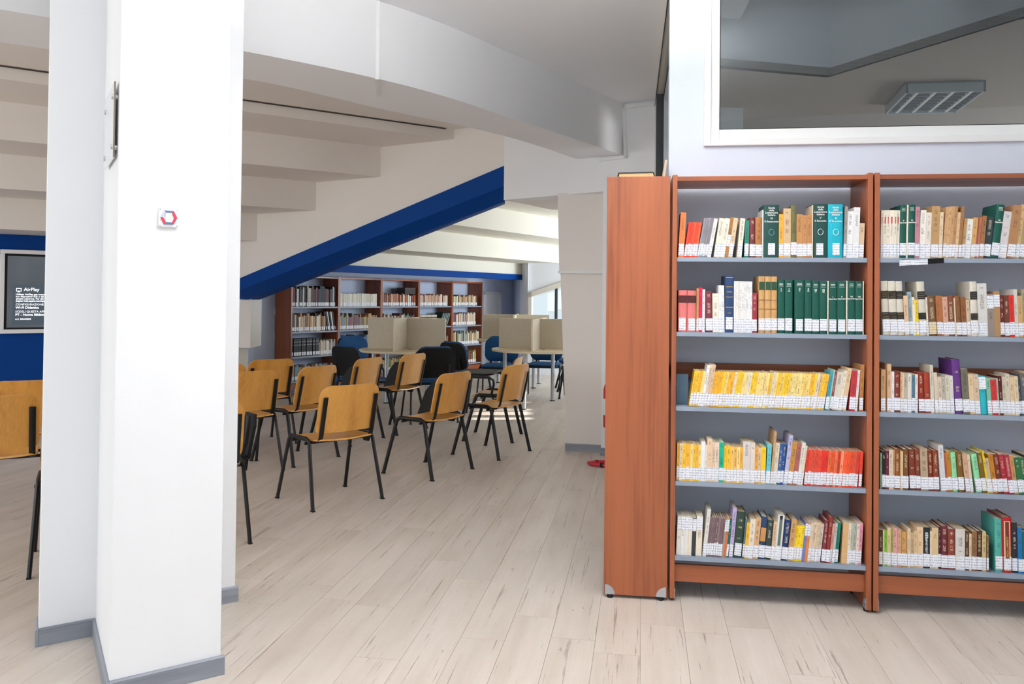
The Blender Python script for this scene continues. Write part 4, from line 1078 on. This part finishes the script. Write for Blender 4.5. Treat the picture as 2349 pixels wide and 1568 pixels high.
def wooden_chair(tablet='folded'):
    r = thing('conference_chair', 'x', 'chair')
    sheet(seat_fn, 12, 14, .011).build('seat', BEECHS, r, True)
    sheet(back_fn, 12, 14, .010, 1).build('backrest', BEECH, r, True)
    for s in (-1, 1):
        leg_frame(s, r)
        x = s * .196
        pts = [(x, .10, .432), (x, -.12, .430), (x, -.165, .435), (x, -.196, .462)] + [(x, back_y(.196, z) - .014, z) for z in (.50, .56, .62, .68, .742)]
        MB().tube(pts, .018, 8, flat=.36, hint=(1, 0, 0)).build('back_upright', BLACK, r, True)
    for y, z in ((.075, .428), (-.105, .426)):
        MB().tube([(-.262, y, z), (.262, y, z)], .0095, 10).build('crossbar', BLACK, r, True)
    if tablet == 'folded':
        MB().tube([(.250, -.06, .45), (.272, -.085, .55), (.282, -.10, .66), (.284, -.085, .70), (.286, -.04, .712)], .012, 8).build('tablet_arm', BLACK, r, True)
        t = MB(); t.slab([(.288, -.02, .435), (.288, .36, .40), (.318, .30, .60), (.330, .235, .685), (.330, .0, .70), (.318, -.05, .64)], (.022, 0, 0))
        o = t.build('writing_tablet', BLACKP, r, bevel=.006); bpy_recalc(o)
        t = MB(); t.slab([(.276, -.04, .375), (.276, .02, .375), (.276, .05, .45), (.276, -.08, .45)], (.014, 0, 0)); o = t.build('tablet_hinge', BLACKP, r, bevel=.003); bpy_recalc(o)
    if tablet == 'open':
        for s in (-1, 1):
            MB().tube([(s * .262, -.02, .44), (s * .275, -.05, .56), (s * .275, -.045, .605), (s * .275, .0, .63), (s * .275, .16, .63)], .0125, 8).build('arm_rail', BLACK, r, True)
        t = MB(); t.slab([(.30, -.02, .643), (.30, .36, .643), (-.12, .38, .643), (-.22, .30, .643), (-.22, .04, .643), (-.16, -.02, .643)], (0, 0, .018))
        o = t.build('writing_tablet', BLACKP, r, bevel=.005); bpy_recalc(o)
    return r
def padded_chair():
    r = thing('office_chair', 'x', 'chair')
    def pseat(u, v):
        x, y = rounded(u, ev(v), .235, .08, -.21, .225, .06); e = max(abs(x) / .235, abs(y) / .225)
        return (x, y, .495 - .03 * e ** 4)
    sheet(pseat, 12, 14, .05).build('seat_cushion', NAVYF, r, True)
    def shell(u, v):
        x, y = rounded(u, ev(v), .228, .08, -.205, .22, .06); e = max(abs(x) / .23, abs(y) / .22)
        return (x, y, .452)
    sheet(shell, 8, 14, .022).build('seat_shell', BLACKP, r, True)
    by = lambda x, z: -.205 - .20 * (z - .52) - .03 * (1 - (x / .24) ** 2)
    def pb_(u, v):
        x, z = rounded(u, ev(v), .232, .11, .515, .84, .08); e = max(abs(x) / .232, abs(z - .6775) / .1625)
        return (x, by(x, z) + .035 - .028 * e ** 4, z)
    sheet(pb_, 12, 14, .03, 1).build('back_cushion', NAVYF, r, True)
    def bs(u, v):
        x, z = rounded(u, ev(v), .238, .11, .505, .842, .09); e = max(abs(x) / .238, abs(z - .6735) / .1685)
        return (x, by(x, z) + .006 * e ** 4, z)
    sheet(bs, 12, 14, .016, 1).build('back_shell', BLACKP, r, True)
    for s in (-1, 1):
        leg_frame(s, r)
        x = s * .15
        MB().tube([(x, .02, .432), (x, -.15, .430), (x, -.205, .46), (x, by(.15, .56) - .022, .56), (x, by(.15, .66) - .022, .66)], .014, 8, flat=.45, hint=(1, 0, 0)).build('back_upright', BLACK, r, True)
    for y in (.075, -.105): MB().tube([(-.262, y, .43), (.262, y, .43)], .0095, 10).build('crossbar', BLACK, r, True)
    return r
def put(proto, used, loc, deg, label, group):
    o = proto if not used[0] else copy_tree(proto)
    used[0] = True
    o.location = (loc[0], loc[1], 0); o.rotation_euler = (0, 0, math.radians(deg))
    o['label'] = label; o['group'] = group
    return o
def from_local(loc_pt, world_pt, deg):
    c, s = math.cos(math.radians(deg)), math.sin(math.radians(deg))
    return (world_pt[0] - (loc_pt[0] * c - loc_pt[1] * s), world_pt[1] - (loc_pt[0] * s + loc_pt[1] * c))
wc = wooden_chair(); wu = [False]
wn = wooden_chair('none'); wnu = [False]
GW = 'beech and black conference chairs'
def foot(px, py): return at_z(px, py, 0)
def topc(px, py, sgn): return at_z(px, py, .80)
TOPR, TOPL = (.215, -.245), (-.215, -.245)
put(wc, wu, (-1.253, 5.806), 43, 'beech conference chair standing alone in front of the others, its back to us', GW)
put(wc, wu, (-.657, 6.744), 58, 'beech conference chair with folded black tablet behind the lone front chair', GW)
put(wn, wnu, (-.164, 7.569), 59, 'beech conference chair standing closest to the white leaning pillar', GW)
put(wc, wu, (-1.24, 8.80), 62, 'beech conference chair in the third row in front of the black padded chair', GW)
put(wc, wu, from_local((.272, -.24), foot(880, 1004), 64), 64, 'beech conference chair between the front lone chair and the round table', GW)
put(wc, wu, (-1.853, 7.19), 60, 'beech conference chair with folded tablet before the black-volume bookcase', GW)
put(wn, wnu, (-2.20, 6.72), 42, 'beech conference chair second from the white jamb in the middle row', GW)
put(wn, wnu, from_local(TOPR, topc(671, 825, 1), 44), 44, 'beech conference chair right before the side of the far bookcase', GW)
put(wn, wnu, from_local(TOPR, topc(562, 838, 1), 30), 30, 'beech chair back half hidden by the white jamb under the boxed casing', GW)
put(wc, wu, (-1.831, 4.82), 29, 'beech conference chair with folded tablet cut off by the white jamb', GW)
put(wn, wnu, from_local(TOPR, topc(84, 909, 1), 28), 28, 'beech chair seen through the gap beside the pillar, seat visible', GW)
put(wn, wnu, from_local(TOPR, topc(150, 874, 1), 28), 28, 'beech chair back under the wall display, behind another chair', GW)
put(wn, wnu, from_local((-.272, -.24), foot(66, 1327), 27), 27, 'beech chair mostly hidden behind the pillar, one black leg showing', GW)
put(wn, wnu, (1.02, 11.5), 205, 'beech chair at the round table cut off by the leaning pillar', GW)
wo = wooden_chair('open'); uo = [False]
put(wo, uo, (-.17, 8.39), 80, 'beech conference chair with its black writing tablet folded out', GW)
pc = padded_chair(); pu = [False]
GP = 'blue padded chairs around the reading tables'
put(pc, pu, (-.93, 9.5), 20, 'black-backed padded chair at the near side of the first reading table', GP)
put(pc, pu, (-1.72, 9.55), -38, 'black-backed padded chair beside the far bookcases, turned to the table', GP)
put(pc, pu, (-2.04, 11.35), -135, 'blue padded chair facing us at the far side of the first reading table', GP)
put(pc, pu, (-.56, 10.5), -45, 'black-backed padded chair between the two reading tables', GP)
put(pc, pu, (-.17, 11.6), 172, 'blue padded chair facing us behind the second reading table', GP)
put(pc, pu, (.47, 11.9), 168, 'pale blue seated padded chair under the second reading table', GP)
put(pc, pu, (.95, 12.75), 90, 'padded chair between the reading tables by the windows', GP)

# ------------------------------------------------------------------ reading tables with study partitions
def table(label, c, r, deg, legs):
    t = thing('reading_table', label, 'table', (c[0], c[1], 0), math.radians(deg), 'round reading tables with cross partitions')
    MB().lathe([(r - .004, .712), (r, .716), (r, .736), (r - .004, .740)], 56).build('table_top', MAPLE, t, True)
    for k in range(4):
        a = math.pi / 2 * k
        l = r - .09
        p = MB(); p.box(.011, l, -.011, .011, .7405, 1.135)
        o = p.build('partition_panel', PANELB, t, bevel=.001); o.rotation_euler = (0, 0, a)
        e = MB(); e.box(l, l + .004, -.011, .011, .7405, 1.135); e.box(.011, l, -.011, .011, 1.135, 1.139); e.build('edge_band', MAPLE, o)
        g = MB().lathe([(.022, .7402), (.022, .7425), (.012, .7425)], 16, c=(.10 * math.cos(a + .78), .10 * math.sin(a + .78))); g.build('cable_grommet', BLACKP, t)
        lx, ly = legs[k]
        lg = MB().lathe([(.026, .012), (.026, .712)], 16, c=(lx, ly)).build('leg', SILVER, t, True)
        MB().lathe([(.034, 0), (.034, .012)], 16, c=(lx, ly)).build('foot', BLACKP, lg)
    return t
def legs_at(r, a0): return [(r * math.cos(math.radians(a0 + 90 * k)), r * math.sin(math.radians(a0 + 90 * k))) for k in range(4)]
table('round reading table with beige cross partition before the far bookcases', (-1.34, 10.6), .60, -10, legs_at(.48, 50))
table('round reading table with cream partition partly hidden by the leaning pillar', (.37, 10.95), .63, -12, legs_at(.50, 258))
table('round reading table farther back with grey-beige partition', (.07, 13.35), .62, -4, legs_at(.48, 40))

# ------------------------------------------------------------------ wall display
sd = (-D1[0], -D1[1])
bp = on(WK[4], D1, 0, (D1[1], -D1[0]), .0)
nb = Vector((D1[1], -D1[0], 0))
def on_blue(px, py, q=.0): return on_plane(px, py, Vector((*WK[4], 0)) + nb * q, nb)
tl_, br_ = on_blue(1, 571, .06), on_blue(84, 764, .06)
tv = thing('wall_display', 'white framed wall display showing a wireless pairing message on the blue wall', 'display', (tl_.x, tl_.y, br_.z), math.atan2(D1[1], D1[0]))
TVW, TVH = 1.68, tl_.z - br_.z
f = MB(); b_w = .045
f.box(0, TVW, -.0, .05, 0, b_w); f.box(0, TVW, -.0, .05, TVH - b_w, TVH); f.box(0, b_w, 0, .05, b_w, TVH - b_w); f.box(TVW - b_w, TVW, 0, .05, b_w, TVH - b_w)
f.build('frame', WHITEP, tv, bevel=.006)
MB().box(b_w, TVW - b_w, .012, .05, b_w, TVH - b_w).build('bezel', RUBBER, tv)
scm, t, b_ = nt('lit_screen')
b_.inputs['Base Color'].default_value = (*lin('#2B2F34'), 1); b_.inputs['Roughness'].default_value = .35
b_.inputs['Emission Color'].default_value = (*lin('#565C64'), 1); b_.inputs['Emission Strength'].default_value = .55
gn_ = noise(t, objco(t), 3, 2); t.links.new(ramp(t, gn_, [(.3, lin('#50565E')), (.7, lin('#5F666D'))]), b_.inputs['Emission Color'])
scr = MB().box(b_w + .025, TVW - b_w - .025, .009, .02, b_w + .02, TVH - b_w - .025).build('screen', scm, tv)
pnl, t, b_ = nt('lit_message_panel'); b_.inputs['Base Color'].default_value = (*lin('#2B343C'), 1); b_.inputs['Emission Color'].default_value = (*lin('#4A5661'), 1); b_.inputs['Emission Strength'].default_value = .55
TXTM, t, b_ = nt('lit_lettering'); b_.inputs['Emission Color'].default_value = (.95, .97, 1, 1); b_.inputs['Emission Strength'].default_value = .9
def tvl(px, py):
    w = on_blue(px, py, .05); d = Vector((w.x - tl_.x, w.y - tl_.y, 0)); return d.dot(Vector((*D1, 0))), w.z - br_.z
x0, z1 = tvl(29, 653); _, z0 = tvl(25, 745)
MB().box(x0, x0 + .62, .007, .0095, z0, z1).build('message_panel', pnl, scr)
def tvt(txt, px, py, s, bold=0.0):
    x, z = tvl(px, py); text_mesh(txt, s, TXTM, scr, (x, .0055, z), (math.pi / 2, 0, 0), 'screen_lettering', bold)
tvt('AirPlay', 54.5, 667, .052, .0006)
for i, l in enumerate(('Utilizza AirPlay per trasmettere', 'tuo dispositivo iOS o dal tuo Mac', 'questo schermo. Per altre info, vai', 'pagina help.apple.com/appletv')): tvt(l, 36, 676.5 + i * 4.95, .027, .0006)
tvt('CONFIGURAZIONE RETE', 35.5, 700, .031); tvt('Wi-Fi Didattica', 35.5, 707.5, .036, .0008)
tvt('SCEGLI QUESTA APPLE TV', 35, 716.5, .031); tvt('PT - Nuova Biblioteca', 35, 724, .036, .0008)
tvt('A.S. 2024/2025', 34.5, 733.5, .025, .0005)
ic = MB(); x, z = tvl(37, 668)
for a in ((0, .05, .0, .006), (0, .05, .030, .036), (0, .006, 0, .036), (.044, .05, 0, .036)): ic.box(x + a[0], x + a[1], .005, .0065, z + a[2], z + a[3])
ic.slab([(x + .012, .005, z - .008), (x + .038, .005, z - .008), (x + .025, .005, z + .012)], (0, .0015, 0))
ic.build('screen_icon', TXTM, scr)

# ------------------------------------------------------------------ pillar fittings
fd = unit((F2[0] - F1[0], F2[1] - F1[1])); fn_ = (fd[1], -fd[0])
def on_front(px, py): return on_plane(px, py, (*F1, 0), (*fn_, 0))
c0 = on_front(385, 499.5)
cp = thing('call_point', 'small white wall call point with red and blue hexagonal rim on the pillar', 'call point', (c0.x, c0.y, c0.z), math.atan2(fd[1], fd[0]))
hs_ = .034
MB().box(-hs_, hs_, -.014, .0, -hs_, hs_).build('plate', WHITEP, cp, bevel=.003)
def hexa(rx, rz): return [(math.cos(math.radians(a)) * rx, math.sin(math.radians(a)) * rz) for a in (0, 55, 125, 180, 235, 305)]
def hexbar(name, i0, i1, mat):
    o_, i_ = hexa(.0285, .030), hexa(.019, .021)
    for i in range(i0, i1):
        j = (i + 1) % 6
        q = MB(); q.slab([(o_[i % 6][0], -.014, o_[i % 6][1]), (o_[j][0], -.014, o_[j][1]), (i_[j][0], -.014, i_[j][1]), (i_[i % 6][0], -.014, i_[i % 6][1])], (0, -.005, 0))
        o = q.build(name, mat, cp); bpy_recalc(o)
RIMR = plain('red_rim', '#C9364F', .35); RIMB = plain('blue_grey_rim', '#5E6E92', .3)
hexbar('rim', 5, 7, RIMR); hexbar('rim', 1, 2, RIMB); hexbar('rim', 2, 3, plain('pale_rim', '#B9BED6', .3)); hexbar('rim', 3, 4, RIMR); hexbar('rim', 4, 5, RIMB)
MB().box(-.012, .012, -.018, -.013, -.018, .018).build('button', WHITEP, cp, bevel=.002)
for x in (-.029, .029):
    for z in (-.029, .029): MB().tube([(x, -.013, z), (x, -.0155, z)], .0025, 8).build('screw', STEEL, cp)
# acrylic notice on the side of the pillar
rd = unit((LC[0] - F1[0], LC[1] - F1[1])); rn = (-rd[1], rd[0])
if rn[0] * F1[0] + rn[1] * F1[1] > 0: rn = (-rn[0], -rn[1])
def on_ret(px, py, q): return on_plane(px, py, (F1[0] + rn[0] * q, F1[1] + rn[1] * q, 0), (*rn, 0))
def along(p): return (p.x - F1[0]) * rd[0] + (p.y - F1[1]) * rd[1]
nq = .016
def z_at(x, y, py):
    z = EYE
    for _ in range(3):
        d = Vector((x, y, z)) - CAM; px = CX + FPX * d.dot(RT) / d.dot(FW)
        r = ray(px, py); z = EYE + r.z * y / r.y
    return z
sA = .035
pq = (F1[0] + rd[0] * sA + rn[0] * nq, F1[1] + rd[1] * sA + rn[1] * nq)
zt_, zb_ = z_at(*pq, 186), z_at(*pq, 360)
nt_ = thing('wall_notice', 'pale acrylic notice on four steel studs on the side of the pillar', 'sign', (F1[0], F1[1], zb_), math.atan2(rd[1], rd[0]))
flip = 1 if (-math.sin(math.atan2(rd[1], rd[0])) * rn[0] + math.cos(math.atan2(rd[1], rd[0])) * rn[1]) > 0 else -1
wN = .36; hN = zt_ - zb_
q = MB(); q.slab([(sA, flip * nq, 0), (sA + wN, flip * nq, 0), (sA + wN, flip * nq, hN), (sA, flip * nq, hN)], (0, -flip * .006, 0)); o = q.build('panel', plain('pale_acrylic', '#E4E6EC', .15, var=.01), nt_); bpy_recalc(o)
q = MB(); q.slab([(sA - .001, flip * nq, 0), (sA, flip * nq, 0), (sA, flip * nq, hN), (sA - .001, flip * nq, hN)], (0, -flip * .006, 0)); o = q.build('edge', plain('brown_acrylic_edge', '#8A7A62', .4), nt_); bpy_recalc(o)
for sx in (sA + .03, sA + wN - .03):
    for z in (.04, hN - .05):
        MB().tube([(sx, 0, z), (sx, flip * (nq + .005), z)], .009, 12).build('stud', STEEL, nt_, True)

# ------------------------------------------------------------------ extinguisher on its floor stand
ex = foot(1372, 1071)
exl = (ex.x + .13, ex.y + .06)
fs_ = thing('extinguisher_stand', 'red tubular extinguisher stand on the floor behind the end panel', 'stand', (exl[0], exl[1], 0))
loop = [(-.20, .03), (-.17, -.03), (.0, -.12), (.17, -.12), (.2, -.08), (.2, .10), (.17, .13), (-.12, .07)]
MB().tube([(x, y, .018) for x, y in loop], .016, 10, closed=True).build('base_tube', RED, fs_, True)
for x, y in ((-.10, -.066), (-.13, .068), (.19, .0)):
    MB().tube([(x - .012, y + .004, .018), (x + .012, y - .004, .018)], .0185, 10).build('rubber_sleeve', RUBBER, fs_, True)
MB().tube([(.1, .11, .018), (.1, .11, .80), (.1, .09, .83)], .014, 10).build('post', RED, fs_, True)
MB().box(.02, .18, .085, .10, .36, .40).build('bracket', RED, fs_)
et = on_plane(1389, 930, (0, 7.15, 0), (0, 1, 0))
e = thing('fire_extinguisher', 'red fire extinguisher just showing behind the end panel', 'fire extinguisher', (et.x + .066, 7.2, .29))
MB().lathe([(.05, 0), (.078, .012), (.08, .03), (.08, .34), (.07, .375), (.04, .40), (.022, .41), (.022, .43)], 24).build('cylinder', RED, e, True)
MB().lathe([(.0812, .12), (.0812, .26)], 24).build('label_band', WHITEP, e, True)
MB().tube([(0, 0, .43), (0, -.02, .46), (0, -.11, .475)], .011, 8).build('handle', BLACKP, e, True)
MB().tube([(.03, 0, .44), (.09, .0, .43), (.1, 0, .3), (.095, 0, .1)], .009, 8).build('hose', RUBBER, e, True)

# ------------------------------------------------------------------ louvred lamp under the office ceiling
a_, b_2, c_ = at_z(2078, 213, 2.79), at_z(2262, 208.5, 2.79), at_z(2030, 262, 2.79)
lp = thing('ceiling_lamp', 'square grey louvred ceiling lamp seen through the office window', 'lamp', (a_.x, a_.y, 2.79))
ux = Vector((b_2.x - a_.x, b_2.y - a_.y, 0)); uy = Vector((c_.x - a_.x, c_.y - a_.y, 0))
LAMPG = plain('lamp_grey_enamel', '#B9C2C4', .4, var=.02)
h_ = MB(); t_ = .015
ex_, ey_ = ux.normalized() * t_, uy.normalized() * t_
h_.obox((0, 0, 0), ux, ey_, (0, 0, .07)); h_.obox(uy - ey_, ux, ey_, (0, 0, .07)); h_.obox((0, 0, 0), ex_, uy, (0, 0, .07)); h_.obox(ux - ex_, ex_, uy, (0, 0, .07)); h_.obox((0, 0, .06), ux, uy, (0, 0, .01))
o = h_.build('housing', LAMPG, lp); bpy_recalc(o)
for k in range(4):
    p0 = ux * ((k + .62) / 4.4); q = MB(); q.obox(p0 + ey_ + Vector((0, 0, .004)), ux.normalized() * .02, uy - ey_ * 2, (0, 0, .02)); o = q.build('reflector_fin', WHITEP, lp); bpy_recalc(o)
for k in range(7):
    p0 = uy * ((k + .7) / 7.8); q = MB(); q.obox(p0 + ex_ + Vector((0, 0, .006)), ux - ex_ * 2, uy.normalized() * .006, (0, 0, .035)); o = q.build('louvre_blade', SILVER, lp); bpy_recalc(o)

# ------------------------------------------------------------------ suspended lamps added to the near room as bounced fill light
def fill_lamp(label, loc, deg, ln, watts_down, watts_up):
    r = thing('bounce_fill_lamp', label, 'lamp', loc, math.radians(deg), 'added fill lamps of the near room')
    h = MB(); h.box(-ln / 2, ln / 2, -.09, -.07, 0, .06); h.box(-ln / 2, ln / 2, .07, .09, 0, .06); h.box(-ln / 2, -ln / 2 + .02, -.07, .07, 0, .06); h.box(ln / 2 - .02, ln / 2, -.07, .07, 0, .06)
    h.build('housing', WHITEP, r)
    mt, t, b = nt('fill_diffuser'); b.inputs['Emission Color'].default_value = (1, .98, .95, 1); b.inputs['Emission Strength'].default_value = 3
    MB().box(-ln / 2 + .02, ln / 2 - .02, -.07, .07, .02, .03).build('diffuser', mt, r)
    for s in (-1, 1): MB().tube([(s * ln * .4, 0, .03), (s * ln * .4, 0, CEIL - loc[2])], .002, 6).build('suspension_wire', STEEL, r)
    for nm, w, z, rx in (('fill_down', watts_down, -.005, 0), ('fill_up', watts_up, .07, math.pi)):
        l = bpy.data.lights.new(nm, 'AREA'); l.shape = 'RECTANGLE'; l.size, l.size_y = ln - .05, .16; l.energy = w; l.color = (1, .985, .96)
        o = bpy.data.objects.new(nm, l); COL.objects.link(o); o.parent = r; o.location = (0, 0, z); o.rotation_euler = (rx, 0, 0)
    return r
fill_lamp('added suspended fill lamp over the floor before the curved beam', (.1, 2.5, 2.55), 34, 1.5, 7, 82)
fill_lamp('added suspended fill lamp behind the viewer', (-.3, -.6, 2.50), 34, 1.5, 10, 70)
